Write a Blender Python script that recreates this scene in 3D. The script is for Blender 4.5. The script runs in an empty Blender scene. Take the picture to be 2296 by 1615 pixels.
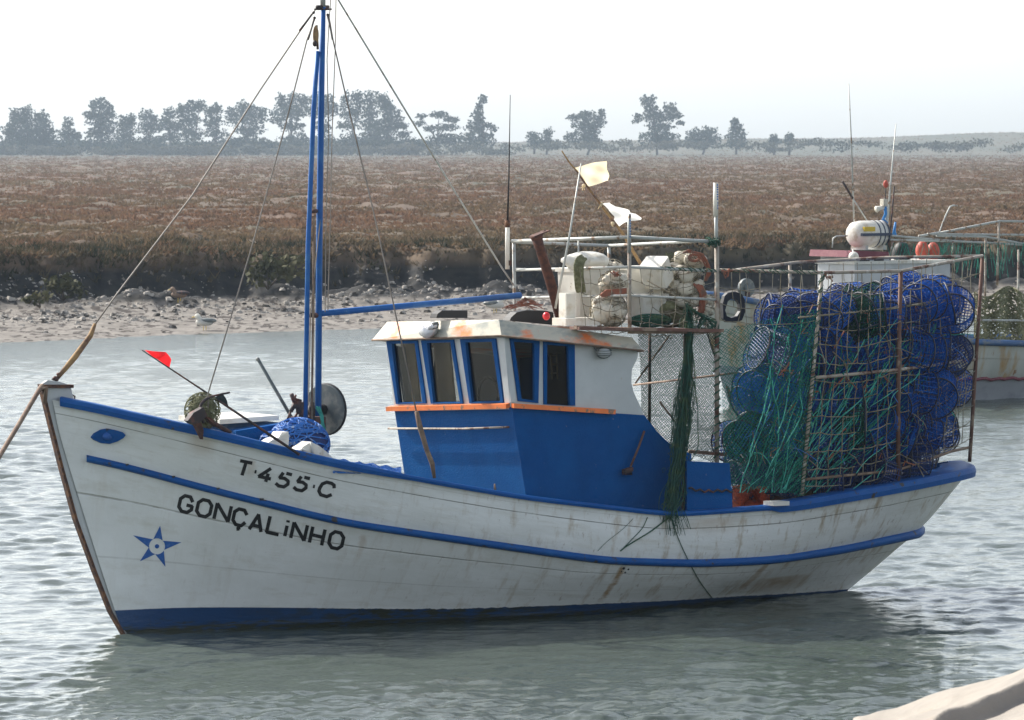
import bpy, bmesh, math, random
import numpy as np
from mathutils import Vector, Matrix
from mathutils.geometry import tessellate_polygon
from mathutils.bvhtree import BVHTree
R = math.radians
random.seed(7)
sc = bpy.context.scene
COL = sc.collection
# ------------------------------------------------------------ camera
F = 11000.0; EYE = 4.48; HOR = 325.0          # focal length in units of a 2296 px wide frame, eye height, horizon row
PIT = math.atan((807.5 - HOR) / F)
cam = bpy.data.cameras.new('camera'); camo = bpy.data.objects.new('camera', cam); COL.objects.link(camo)
camo.location = (0, 0, EYE); camo.rotation_euler = (R(90) - PIT, 0, 0)
cam.sensor_width = 36; cam.lens = 36 * F / 2296; cam.clip_start = 1; cam.clip_end = 9000
cam.dof.use_dof = True; cam.dof.focus_distance = 46; cam.dof.aperture_fstop = 18
sc.camera = camo
# ------------------------------------------------------------ light
SUN_EL = 41.0; SUN_AZ = -53.0                 # azimuth from +Y towards +X (negative: to the left)
w = bpy.data.worlds.new('World'); sc.world = w; w.use_nodes = True
nt = w.node_tree; bg = nt.nodes['Background']
sky = nt.nodes.new('ShaderNodeTexSky'); sky.sky_type = 'NISHITA'; sky.sun_disc = False
sky.sun_elevation = R(SUN_EL); sky.sun_rotation = R(SUN_AZ)
sky.air_density = 1.0; sky.dust_density = 2.0; sky.ozone_density = 1.0
bwn = nt.nodes.new('ShaderNodeRGBToBW'); hs = nt.nodes.new('ShaderNodeMix'); hs.data_type = 'RGBA'; hs.inputs[0].default_value = .6
nt.links.new(sky.outputs[0], bwn.inputs[0]); nt.links.new(sky.outputs[0], hs.inputs[6]); nt.links.new(bwn.outputs[0], hs.inputs[7]); nt.links.new(hs.outputs[2], bg.inputs[0])   # milky, hazy sky
bg.inputs[1].default_value = 0.15
sun = bpy.data.lights.new('sun', 'SUN'); sun.energy = 3.2; sun.angle = R(0.6); sun.color = (1, .95, .87)
suno = bpy.data.objects.new('sun', sun); COL.objects.link(suno)
sd = Vector((math.sin(R(SUN_AZ)) * math.cos(R(SUN_EL)), math.cos(R(SUN_AZ)) * math.cos(R(SUN_EL)), math.sin(R(SUN_EL))))
suno.rotation_euler = sd.to_track_quat('Z', 'Y').to_euler(); suno.location = (0, 40, 30)
sc.view_settings.view_transform = 'Standard'; sc.view_settings.look = 'None'
sc.view_settings.exposure = 1.1; sc.view_settings.gamma = 1
sc.render.resolution_x = 1024; sc.render.resolution_y = 720
sc.render.engine = 'CYCLES'
sc.cycles.max_bounces = 8; sc.cycles.transparent_max_bounces = 24; sc.cycles.volume_bounces = 1
# ------------------------------------------------------------ where things stand
TH = R(32)
AX = Vector((math.cos(TH), math.sin(TH), 0)); PX = Vector((math.sin(TH), -math.cos(TH), 0))
def ray(u, v):
    x = (u - 1148) / F; y = (807.5 - v) / F
    return Vector((x, math.cos(PIT) + y * math.sin(PIT), -math.sin(PIT) + y * math.cos(PIT)))
def Zp(u, v, z):
    d = ray(u, v); return Vector((0, 0, EYE)) + d * ((z - EYE) / d.z)
def D(u, v, Y):
    d = ray(u, v); return Vector((0, 0, EYE)) + d * (Y / d.y)
O0 = Zp(278, 1420, 0)
def T(u, v, t, O=O0, P=PX):
    d = ray(u, v); k = (t + O.dot(P)) / (d.dot(P)); return Vector((0, 0, EYE)) + d * k
def plane_hit(u, v, p0, n):
    d = ray(u, v); e = Vector((0, 0, EYE)); return e + d * ((p0 - e).dot(n) / d.dot(n))
def BP(s, t, z): return Vector((O0.x + AX.x * s + PX.x * t, O0.y + AX.y * s + PX.y * t, z))
def s_of(P): return (P - O0).dot(AX)
def t_of(P): return (P - O0).dot(PX)
def proj(P):
    q = P - Vector((0, 0, EYE)); c, s_ = math.cos(PIT), math.sin(PIT)
    f = q.y * c - q.z * s_; up = q.y * s_ + q.z * c
    return 1148 + F * q.x / f, 807.5 - F * up / f
def lerp(a, b, k): return a + (b - a) * k
def interp(x, pts): return float(np.interp(x, [p[0] for p in pts], [p[1] for p in pts]))
c1 = lambda x, y: (x / 2.5563, 826.3 + y / 2.5563)
c2 = lambda x, y: (388.8 + x / 2.952, 680.5 + y / 2.952)
c3 = lambda x, y: (816.6 + x / 2.7466, 661 + y / 2.7466)
c4 = lambda x, y: (1117.9 + x / 3.612, 330.5 + y / 3.612)
c5 = lambda x, y: (1555.4 + x / 2.596, 544.4 + y / 2.596)
c6 = lambda x, y: (1749.8 + x / 3.194, 175 + y / 3.194)
c7 = lambda x, y: (1361 + x / 2.4552, 1020.7 + y / 2.4552)
c8 = lambda x, y: (583.3 + x / 2.966, y / 2.966)
c9 = lambda x, y: (388.8 + x / 4.294, 855.4 + y / 4.294)
c10 = lambda x, y: (1205.4 + x / 4.9206, 544.4 + y / 4.9206)
c11 = lambda x, y: (1944.2 + x / 3.535, 437.4 + y / 3.535)
# ------------------------------------------------------------ materials
def nodes(m):
    m.use_nodes = True; n = m.node_tree.nodes; return m.node_tree, n, n['Principled BSDF']
def mat(name, c, rough=.55, metal=0, c2=None, scale=6, lo=.5, hi=.62, bump=0, bscale=40, stretch=(1, 1, 1), c3=None, s3=2, lo3=.55, hi3=.65, spec=.5, vary=.12, coords='Object', trans=0):
    m = bpy.data.materials.new(name); t, n, b = nodes(m); L = t.links.new
    tc = n.new('ShaderNodeTexCoord'); mp = n.new('ShaderNodeMapping'); L(tc.outputs[coords], mp.inputs[0]); mp.inputs['Scale'].default_value = stretch
    def noise(s, d=6):
        q = n.new('ShaderNodeTexNoise'); q.inputs['Scale'].default_value = s; q.inputs['Detail'].default_value = d; q.inputs['Roughness'].default_value = .6
        L(mp.outputs[0], q.inputs['Vector']); return q
    def mask(s, a, z):
        q = noise(s); r = n.new('ShaderNodeMapRange'); r.inputs[1].default_value = a; r.inputs[2].default_value = z; L(q.outputs[0], r.inputs[0]); return r
    def mix(f, a, bb):
        x = n.new('ShaderNodeMix'); x.data_type = 'RGBA'
        if hasattr(f, 'links') or isinstance(f, bpy.types.NodeSocket): L(f, x.inputs[0])
        else: x.inputs[0].default_value = f
        for k, q in ((6, a), (7, bb)):
            if isinstance(q, bpy.types.NodeSocket): L(q, x.inputs[k])
            else: x.inputs[k].default_value = (*q, 1)
        return x.outputs[2]
    nv = mask(scale * .6, .3, .7)
    col = mix(nv.outputs[0], tuple(k * (1 - vary) for k in c), tuple(min(1, k * (1 + vary)) for k in c))
    if c2: col = mix(mask(scale, lo, hi).outputs[0], col, c2)
    if c3: col = mix(mask(s3, lo3, hi3).outputs[0], col, c3)
    L(col, b.inputs['Base Color']); b.inputs['Roughness'].default_value = rough; b.inputs['Metallic'].default_value = metal
    b.inputs['Specular IOR Level'].default_value = spec
    if bump:
        q = noise(bscale); bm_ = n.new('ShaderNodeBump'); bm_.inputs['Strength'].default_value = 1; bm_.inputs['Distance'].default_value = bump
        L(q.outputs[0], bm_.inputs['Height']); L(bm_.outputs[0], b.inputs['Normal'])
    if trans:
        tr = n.new('ShaderNodeBsdfTranslucent'); ms = n.new('ShaderNodeMixShader'); ms.inputs[0].default_value = trans
        L(col, tr.inputs[0]); L(b.outputs[0], ms.inputs[1]); L(tr.outputs[0], ms.inputs[2]); L(ms.outputs[0], n['Material Output'].inputs[0])
    return m
BLUE = (.002, .068, .235)
M = {}
M['blue'] = mat('blue_paint', BLUE, .6, spec=.06, c2=(.003, .084, .27), scale=3, lo=.45, hi=.7, c3=(.10, .15, .24), s3=18, lo3=.70, hi3=.73, bump=.006, bscale=60)
M['rail'] = mat('rail_blue_paint', (.002, .070, .26), .5, spec=.2, c2=(.006, .09, .29), scale=5, lo=.5, hi=.7, c3=(.05, .045, .04), s3=9, lo3=.62, hi3=.68, bump=.003, bscale=45)
M['mastblue_sunlit'] = mat('sunlit_mast_blue_paint', (.008, .10, .34), .45, spec=.3, c2=(.03, .14, .36), scale=6, lo=.5, hi=.65, c3=(.35, .4, .45), s3=22, lo3=.70, hi3=.74)  # boat blue in a lighter copy: sunlight on mast and boom put into the colour
M['white'] = mat('white_cabin_paint', (.51, .53, .52), .55, c2=(.43, .45, .44), scale=2.5, lo=.45, hi=.75, c3=(.4, .33, .24), s3=11, lo3=.68, hi3=.76, bump=.002, bscale=50)
M['roof'] = mat('cream_roof_paint', (.52, .48, .38), .55, c2=(.80, .20, .05), scale=1.9, lo=.52, hi=.62, c3=(.30, .31, .27), s3=4, lo3=.5, hi3=.65, bump=.003, bscale=50, stretch=(1, 1, 2))
M['orange'] = mat('orange_trim_paint', (.82, .20, .045), .5, c2=(.22, .15, .10), scale=12, lo=.56, hi=.62, stretch=(1, 1, 1))
M['rust'] = mat('rusty_iron', (.10, .035, .02), .8, c2=(.05, .02, .015), scale=20, lo=.45, hi=.6, bump=.004, bscale=80)
M['rustor'] = mat('orange_rust_edge', (.17, .075, .03), .85, c2=(.06, .028, .02), scale=18, lo=.4, hi=.55, bump=.004, bscale=70)
M['galv'] = mat('weathered_galvanised_pipe', (.42, .43, .40), .5, metal=.25, c2=(.20, .13, .08), scale=9, lo=.56, hi=.64)
M['pipe'] = mat('pale_rusty_pipe', (.34, .29, .23), .65, c2=(.12, .05, .03), scale=5, lo=.5, hi=.6, c3=(.5, .48, .42), s3=9, lo3=.55, hi3=.65, bump=.002)
M['rustpipe'] = mat('rust_brown_pipe', (.13, .06, .04), .75, c2=(.28, .2, .14), scale=7, lo=.55, hi=.65, bump=.002)
M['wood'] = mat('grey_brown_wood', (.17, .11, .075), .8, c2=(.30, .22, .15), scale=8, lo=.45, hi=.65, bump=.004, bscale=50)
M['sleeve'] = mat('ochre_wood_sleeve', (.36, .22, .09), .75, c2=(.14, .075, .05), scale=3, lo=.45, hi=.55, bump=.004)
M['dark'] = mat('matt_black', (.012, .012, .014), .6)
M['darkgrey'] = mat('dark_grey_steel', (.10, .12, .12), .5, c2=(.2, .2, .18), scale=8)
M['iron'] = mat('dark_iron', (.035, .025, .025), .7, c2=(.12, .045, .03), scale=10, lo=.5, hi=.6, bump=.004)
M['wire'] = mat('stay_wire', (.20, .17, .14), .6)
M['ropetan'] = mat('tan_rope', (.30, .25, .17), .8, c2=(.2, .15, .1), scale=12, lo=.5, hi=.6, bump=.003, bscale=150)
M['netrope'] = mat('grey_net_rope', (.24, .21, .15), .8, c2=(.12, .10, .06), scale=9, lo=.5, hi=.6)
M['netdark'] = mat('dark_green_twine', (.012, .045, .03), .8, spec=.1)
M['netsea'] = mat('sea_green_twine', (.015, .15, .11), .8, spec=.1, c2=(.03, .22, .16), scale=9, lo=.5, hi=.6)
M['netgreen'] = mat('green_netting', (.025, .10, .065), .7, c2=(.06, .12, .05), scale=9, lo=.5, hi=.6, trans=.25)
M['ropeteal'] = mat('teal_rope', (.07, .46, .36), .6, c2=(.03, .25, .2), scale=12, lo=.5, hi=.6, trans=.2)
M['ropered'] = mat('red_orange_rope', (.50, .09, .035), .7, c2=(.28, .05, .03), scale=20, lo=.45, hi=.6)
M['ropeorange'] = mat('rust_orange_rope', (.30, .10, .055), .8, c2=(.20, .11, .08), scale=14, lo=.45, hi=.6)
M['trapblue'] = mat('blue_trap_mesh', (.010, .125, .50), .6, spec=.15, c2=(.006, .06, .31), scale=5, lo=.45, hi=.6, trans=.3)
M['trapnavy'] = mat('navy_trap_mesh', (.004, .028, .15), .55, trans=.2)
M['trapgreen'] = mat('green_trap_mesh', (.006, .06, .04), .7, spec=.15, trans=.25)
M['hoop'] = mat('black_hoop', (.012, .016, .035), .55)
M['netblue'] = mat('bright_blue_netting', (.03, .18, .56), .6, c2=(.35, .45, .62), scale=26, lo=.56, hi=.66, trans=.2)
M['plastic'] = mat('white_plastic', (.78, .76, .69), .45, trans=.25, c2=(.55, .48, .36), scale=5, lo=.54, hi=.70, c3=(.2, .15, .1), s3=11, lo3=.66, hi3=.74)
M['bundle'] = mat('cream_floats', (.62, .57, .46), .7, c2=(.20, .15, .10), scale=14, lo=.54, hi=.66, bump=.01, bscale=30)
M['olive'] = mat('olive_net', (.13, .13, .06), .85, c2=(.22, .22, .12), scale=25, lo=.45, hi=.6)
M['flagcream'] = mat('cream_flag_cloth', (.85, .74, .52), .8, trans=.5, vary=.05)
M['flagwhite'] = mat('white_flag_cloth', (.80, .79, .74), .8, trans=.45, vary=.05)
M['flagred'] = mat('red_flag_cloth', (.80, .015, .02), .6, trans=.45, vary=.05)
M['flagblack'] = mat('black_flag_cloth', (.02, .03, .03), .8)
M['chrome'] = mat('foil_grey_lamp', (.62, .62, .62), .3, metal=.5, bump=.01, bscale=30)
M['lampglass'] = mat('frosted_lamp_glass', (.5, .52, .5), .15)
M['redball'] = mat('red_plastic_ball', (.62, .012, .02), .3)
M['orangebuoy'] = mat('orange_buoy', (.42, .06, .03), .6)
M['letter'] = mat('black_letter_paint', (.012, .011, .012), .6, c2=(.06, .06, .055), scale=30, lo=.62, hi=.7)
M['star'] = mat('blue_star_paint', (.015, .10, .36), .6, c2=(.05, .15, .40), scale=30)
M['boardbrown'] = mat('brown_stained_board', (.15, .07, .05), .75, c2=(.28, .2, .14), scale=6, lo=.5, hi=.65, bump=.003)
M['deck'] = mat('worn_deck', (.16, .17, .17), .7, c2=(.1, .08, .06), scale=4)
M['curtain'] = mat('brown_board_inside', (.62, .48, .28), .8)
M['interior'] = mat('dark_interior', (.05, .035, .03), .8)
M['tarp'] = mat('pale_canvas', (.30, .265, .22), .85, c2=(.24, .215, .185), scale=1.2, lo=.4, hi=.65, c3=(.25, .2, .15), s3=9, lo3=.64, hi3=.75, bump=.01, bscale=14)
M['maroon'] = mat('maroon_roof_paint', (.15, .02, .035), .55, c2=(.2, .05, .06), scale=4)
M['white2'] = mat('dull_white_paint', (.44, .45, .45), .5, c2=(.30, .31, .30), scale=2.2, lo=.5, hi=.7)
M['grey2'] = mat('blue_grey_paint', (.30, .31, .33), .55, c2=(.22, .23, .25), scale=2)
M['yellow'] = mat('yellow_label', (.6, .42, .02), .5)
M['navyband'] = mat('navy_band', (.02, .035, .07), .5)
M['skyblue'] = mat('bright_blue_cloth', (.03, .22, .55), .6)
def glass():
    m = bpy.data.materials.new('window_glass'); t, n, b = nodes(m); L = t.links.new
    tr = n.new('ShaderNodeBsdfTransparent'); tr.inputs[0].default_value = (.62, .62, .6, 1)
    gl = n.new('ShaderNodeBsdfGlossy'); gl.inputs['Roughness'].default_value = .02; gl.inputs[0].default_value = (.9, .9, .9, 1)
    lw = n.new('ShaderNodeFresnel'); lw.inputs['IOR'].default_value = 1.13
    ms = n.new('ShaderNodeMixShader'); L(lw.outputs[0], ms.inputs[0]); L(tr.outputs[0], ms.inputs[1]); L(gl.outputs[0], ms.inputs[2]); L(ms.outputs[0], n['Material Output'].inputs[0])
    return m
M['glass'] = glass()
# ------------------------------------------------------------ mesh helpers
class MB:
    def __init__(s): s.v = []; s.f = []; s.m = []; s.cur = 0; s.sm = []; s.smooth = False; s.rec = False
    def add(s, vs, fs):
        o = len(s.v); s.v += [Vector(q) for q in vs]
        for f in fs: s.f.append([o + k for k in f]); s.m.append(s.cur); s.sm.append(s.smooth)
    def tube(s, pts, r, n=6, cap=True, smooth=True):
        pts = [Vector(p) for p in pts]; N = len(pts)
        if N < 2: return
        rs = r if isinstance(r, (list, tuple)) else [r] * N
        vs = []; ref = None
        for i, p in enumerate(pts):
            d = (pts[min(i + 1, N - 1)] - pts[max(i - 1, 0)])
            d = d.normalized() if d.length > 1e-9 else Vector((0, 0, 1))
            if ref is None: ref = Vector((0, 0, 1)) if abs(d.z) < .9 else Vector((1, 0, 0))
            a = d.cross(ref)
            if a.length < 1e-6: a = d.cross(Vector((1, .3, .2)))
            a.normalize(); b = a.cross(d); ref = b.copy(); ref = d.cross(a) * -1
            for k in range(n):
                q = 2 * math.pi * k / n; vs.append(p + (a * math.cos(q) + b * math.sin(q)) * rs[i])
        fs = [[i * n + k, i * n + (k + 1) % n, (i + 1) * n + (k + 1) % n, (i + 1) * n + k] for i in range(N - 1) for k in range(n)]
        if cap and n > 3: fs += [list(range(n))[::-1], [(N - 1) * n + k for k in range(n)]]
        o = s.smooth; s.smooth = smooth and n > 4; s.add(vs, fs); s.smooth = o
    def box(s, c, x, y, z):     # centre and three half-extent vectors
        c = Vector(c); x, y, z = Vector(x), Vector(y), Vector(z)
        vs = [c + x * i + y * j + z * k for i in (-1, 1) for j in (-1, 1) for k in (-1, 1)]
        s.add(vs, [[0, 1, 3, 2], [4, 6, 7, 5], [0, 4, 5, 1], [2, 3, 7, 6], [0, 2, 6, 4], [1, 5, 7, 3]])
    def beam(s, p, q, w, h, up=Vector((0, 0, 1))):
        p, q = Vector(p), Vector(q); d = (q - p); l = d.normalized(); a = l.cross(up).normalized(); b = a.cross(l)
        s.box((p + q) / 2, d / 2, a * w / 2, b * h / 2)
    def plate(s, outer, off, holes=()):   # polygon with holes, given a thickness vector
        loops = [[Vector(p) for p in outer]] + [[Vector(p) for p in h] for h in holes]
        tri = tessellate_polygon(loops); flat = [p for l in loops for p in l]; n = len(flat); off = Vector(off)
        s.rec = True; vs = flat + [p + off for p in flat]; fs = [list(t) for t in tri] + [[n + k for k in reversed(t)] for t in tri]
        b = 0
        for l in loops:
            m = len(l)
            for k in range(m): fs.append([b + k, b + (k + 1) % m, n + b + (k + 1) % m, n + b + k])
            b += m
        s.add(vs, fs)
    def ball(s, c, rx, ry=None, rz=None, nu=14, nv=9, axes=None, lump=0, seed=0):
        ry = ry or rx; rz = rz or rx; c = Vector(c); rnd = random.Random(seed)
        ax = axes or (Vector((1, 0, 0)), Vector((0, 1, 0)), Vector((0, 0, 1)))
        ph = [(rnd.uniform(0, 6), rnd.uniform(0, 6), rnd.choice((2, 3, 4, 5)), rnd.choice((2, 3, 4))) for _ in range(4)]
        vs = []
        for j in range(nv + 1):
            for i in range(nu):
                a = 2 * math.pi * i / nu; b = math.pi * j / nv
                k = 1 + lump * sum(math.sin(p[2] * a + p[0]) * math.sin(p[3] * b + p[1]) for p in ph) * math.sin(b)
                vs.append(c + ax[0] * (rx * k * math.cos(a) * math.sin(b)) + ax[1] * (ry * k * math.sin(a) * math.sin(b)) + ax[2] * (rz * k * math.cos(b)))
        fs = [[j * nu + i, (j + 1) * nu + i, (j + 1) * nu + (i + 1) % nu, j * nu + (i + 1) % nu] for j in range(nv) for i in range(nu)]
        o = s.smooth; s.smooth = True; s.add(vs, fs); s.smooth = o
    def build(s, name, mats, parent=None, label=None, loc=None, **kw):
        me = bpy.data.meshes.new(name)
        org = Vector(loc) if loc is not None else (parent['_o'] and Vector(parent['_o']) if parent is not None and '_o' in parent else Vector((0, 0, 0)))
        me.from_pydata([tuple(p - org) for p in s.v], [], s.f)
        if s.rec:
            b_ = bmesh.new(); b_.from_mesh(me); bmesh.ops.recalc_face_normals(b_, faces=b_.faces); b_.to_mesh(me); b_.free()
        if not isinstance(mats, (list, tuple)): mats = [mats]
        for m in mats: me.materials.append(M[m] if isinstance(m, str) else m)
        me.polygons.foreach_set('material_index', s.m); me.polygons.foreach_set('use_smooth', s.sm); me.update()
        o = bpy.data.objects.new(name, me); COL.objects.link(o)
        if parent is not None:
            o.parent = parent
        else: o.location = org
        if label: o['label'] = label
        for k, q in kw.items(): o[k] = q
        return o
ORG = {}
def thing(name, label, cat, loc, group=None, rz=0):
    o = bpy.data.objects.new(name, None); COL.objects.link(o); o.location = loc; o.rotation_euler.z = rz; o.empty_display_size = .1
    o['label'] = label; o['category'] = cat
    if group: o['group'] = group
    ORG[o.name] = Vector(loc); return o
def part(mb, name, mats, parent, label=None):     # parent chain starts at an unrotated thing
    p = parent; org = ORG[parent.name]
    me_o = mb.build(name, mats, None, label, loc=org); me_o.location = (0, 0, 0); me_o.parent = parent; ORG[me_o.name] = org
    return me_o
def solo(mb, name, mats, label, cat, base, group=None, kind=None):
    o = mb.build(name, mats, None, label, loc=base)
    if cat: o['category'] = cat
    if group: o['group'] = group
    if kind: o['kind'] = kind
    ORG[o.name] = Vector(base); return o
def sag(p, q, k, n=10):
    p, q = Vector(p), Vector(q); return [p.lerp(q, i / n) - Vector((0, 0, k * 4 * (i / n) * (1 - i / n))) for i in range(n + 1)]
def wob(pts, a, rnd=random): return [Vector(p) + Vector((rnd.uniform(-a, a), rnd.uniform(-a, a), rnd.uniform(-a, a))) for p in pts]
def smooth_path(pts, n=6):
    pts = [Vector(p) for p in pts]; out = []
    for i in range(len(pts) - 1):
        p0 = pts[max(i - 1, 0)]; p1 = pts[i]; p2 = pts[i + 1]; p3 = pts[min(i + 2, len(pts) - 1)]
        for k in range(n):
            t = k / n; out.append(.5 * ((2 * p1) + (p2 - p0) * t + (2 * p0 - 5 * p1 + 4 * p2 - p3) * t * t + (3 * p1 - p0 - 3 * p2 + p3) * t ** 3))
    out.append(pts[-1]); return out
def npgrid(name, P, mats, kind='structure', smooth=True, closed=False):   # P: rows x cols x 3
    r, c = P.shape[:2]; me = bpy.data.meshes.new(name)
    i = np.arange(r - 1)[:, None] * c + np.arange(c - 1)[None, :]
    q = np.stack([i, i + 1, i + c + 1, i + c], -1).reshape(-1, 4)
    me.vertices.add(r * c); me.vertices.foreach_set('co', P.reshape(-1).astype(np.float32))
    me.loops.add(q.size); me.loops.foreach_set('vertex_index', q.reshape(-1).astype(np.int32))
    me.polygons.add(len(q)); me.polygons.foreach_set('loop_start', (np.arange(len(q)) * 4).astype(np.int32))
    me.polygons.foreach_set('loop_total', np.full(len(q), 4, np.int32)); me.polygons.foreach_set('use_smooth', np.full(len(q), smooth))
    me.update(calc_edges=True); me.validate(); me.materials.append(mats)
    o = bpy.data.objects.new(name, me); COL.objects.link(o)
    if kind: o['kind'] = kind
    return o
def npfaces(name, V, n, material, loc=(0, 0, 0)):       # V: faces x n x 3, unshared corners
    me = bpy.data.meshes.new(name); V = V - np.array(loc)[None, None, :]; k = V.shape[0]
    me.vertices.add(k * n); me.vertices.foreach_set('co', V.reshape(-1).astype(np.float32))
    me.loops.add(k * n); me.loops.foreach_set('vertex_index', np.arange(k * n, dtype=np.int32))
    me.polygons.add(k); me.polygons.foreach_set('loop_start', (np.arange(k) * n).astype(np.int32)); me.polygons.foreach_set('loop_total', np.full(k, n, np.int32))
    me.update(calc_edges=True); me.materials.append(material)
    o = bpy.data.objects.new(name, me); COL.objects.link(o); o.location = loc; return o
NR = np.random.default_rng(3)
LAT = NR.random((512, 512))
def vn(x, y):
    xi = np.floor(x).astype(int); yi = np.floor(y).astype(int); fx = x - xi; fy = y - yi
    fx = fx * fx * (3 - 2 * fx); fy = fy * fy * (3 - 2 * fy); g = lambda a, b: LAT[a & 511, b & 511]
    return (g(xi, yi) * (1 - fx) + g(xi + 1, yi) * fx) * (1 - fy) + (g(xi, yi + 1) * (1 - fx) + g(xi + 1, yi + 1) * fx) * fy
def fbm(x, y, o=4, seed=0):
    r = 0; a = .5
    for k in range(o): r = r + a * (vn(x * 2 ** k + seed * 17.3 + k * 5.1, y * 2 ** k + seed * 9.7) * 2 - 1); a *= .5
    return r
# ============================================================ SETTING
def wl_y(x_over_y):                                   # far shore waterline, as distance
    u = 1148 + F * x_over_y
    v = np.interp(u, [-2500, 0, 400, 835, 1300, 1700, 2300, 5000], [780, 769, 752, 738, 728, 716, 706, 700])
    return EYE * F / (v - HOR)
def ground_z(X, Y):
    y0 = wl_y(X / Y) + fbm(X * .35, Y * 0, 3, 5) * .9
    d = Y - y0
    mud = 0.024 * d + .10 * np.clip(d / 10, 0, 1)
    footd = 12.5 + 2.2 * fbm(X * .22, X * 0 + 3, 3, 2) + 1.3 * fbm(X * 1.0, X * 0 + 7, 3, 12) + np.interp(X / Y, [-.12, -.03, .03, .12], [0.0, -1.8, -2.2, -1.5])
    k = np.clip((d - footd) / np.clip(1.3 + 2.6 * fbm(X * .45, X * 0, 2, 8), .5, 3), 0, 1); k = k * k * (3 - 2 * k)
    top = 1.62 + .10 * fbm(X * .06, Y * .05, 3, 4)
    zz = mud * (1 - k) + top * k
    rough = np.clip((d - footd + 4.5) / 4, 0, 1) * (1 - .6 * k)
    zz = zz + rough * (.40 * np.abs(fbm(X * 1.1, Y * 1.3, 4, 1)) + .9 * np.clip(fbm(X * .42, Y * .7, 3, 33) - .02, 0, 1)) + .035 * fbm(X * 2.5, Y * 2.5, 3, 6) * np.clip(d / 2 + .3, 0, 1)
    zz = zz + k * .16 * fbm(X * .8, Y * .45, 4, 3)
    far = np.clip((Y - 1250) / 350, 0, 1)
    crest = np.interp(X / Y, [-.6, -.104, 0, .05, .075, .095, .105, .6], [5.0, 5.0, 5.1, 6.4, 6.7, 7.9, 8.0, 9])
    zz = zz + far * far * (3 - 2 * far) * (crest - 1.6) * (1 + .12 * fbm(X * .02, Y * .01, 4, 7)) * (Y < 2400)
    return np.where(d < 0, np.maximum(d * .08, -1.2), zz), d, k
def earth():
    m = bpy.data.materials.new('mud_and_marsh'); t, n, b = nodes(m); L = t.links.new
    geo = n.new('ShaderNodeNewGeometry'); sep = n.new('ShaderNodeSeparateXYZ'); L(geo.outputs['Position'], sep.inputs[0])
    def noise(s, st, d=5, dist=0):
        mp = n.new('ShaderNodeMapping'); mp.inputs['Scale'].default_value = st; L(geo.outputs['Position'], mp.inputs[0])
        q = n.new('ShaderNodeTexNoise'); q.inputs['Scale'].default_value = s; q.inputs['Detail'].default_value = d; q.inputs['Distortion'].default_value = dist; L(mp.outputs[0], q.inputs[0]); return q.outputs[0]
    def rng(x, a, z):
        r = n.new('ShaderNodeMapRange'); r.inputs[1].default_value = a; r.inputs[2].default_value = z; L(x, r.inputs[0]); return r.outputs[0]
    def mix(f, a, c):
        x = n.new('ShaderNodeMix'); x.data_type = 'RGBA'; L(f, x.inputs[0])
        for k, q in ((6, a), (7, c)):
            if isinstance(q, bpy.types.NodeSocket): L(q, x.inputs[k])
            else: x.inputs[k].default_value = (*q, 1)
        return x.outputs[2]
    mud = mix(rng(noise(3, (1, .5, 1)), .35, .65), (.145, .130, .112), (.215, .195, .17))
    mud = mix(rng(noise(4.5, (1, .45, 1), 7), .535, .585), mud, (.05, .04, .033))
    bank = mix(rng(noise(2, (1, 1, 2)), .4, .6), (.012, .013, .015), (.03, .028, .025))
    bank = mix(rng(noise(6, (1, 1, 1)), .64, .68), bank, (.17, .145, .12))
    mr = mix(rng(noise(.045, (1, .28, 1), 7), .36, .64), (.105, .066, .044), (.085, .066, .042))
    mr = mix(rng(noise(.35, (1, .14, 1), 6), .50, .66), mr, (.115, .074, .048))
    mr = mix(rng(noise(.8, (1, .10, 1), 6), .58, .68), mr, (.05, .048, .028))
    mr = mix(rng(noise(.012, (1, .9, 1), 4), .5, .62), mr, (.09, .075, .045))
    farc = mix(rng(noise(.03, (1, .3, 1), 6), .4, .6), (.085, .078, .055), (.065, .068, .048))
    col = mix(rng(sep.outputs[2], .44, .56), mud, bank)
    col = mix(rng(sep.outputs[2], 1.15, 1.42), col, mr)
    col = mix(rng(sep.outputs[1], 700, 1150), col, farc)
    L(col, b.inputs['Base Color']); b.inputs['Roughness'].default_value = .9; b.inputs['Specular IOR Level'].default_value = .25
    bu = n.new('ShaderNodeBump'); bu.inputs['Distance'].default_value = .03; L(noise(5, (1, 1, 1), 8), bu.inputs['Height']); L(bu.outputs[0], b.inputs['Normal'])
    return m
ys = np.concatenate([np.arange(104, 109, 1.), np.arange(109, 136, .1), 136 + np.cumsum(np.geomspace(.12, 26, 230))])
ys = np.concatenate([ys[ys < 1230], np.arange(1240, 1700, 9), np.arange(1710, 3300, 60), [3300.]])
core = np.concatenate([np.linspace(-.21, -.12, 130)[:-1], np.linspace(-.12, .12, 630), np.linspace(.12, .21, 130)[1:]]); side = np.array([.22, .235, .26, .3, .36, .45, .6])
tx = np.concatenate([-side[::-1], core, side])
Yg, Tg = np.meshgrid(ys, tx, indexing='ij'); Xg = Yg * Tg
Zg, _, _ = ground_z(Xg, Yg)
npgrid('marsh', np.stack([Xg, Yg, Zg], -1), earth())
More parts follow.
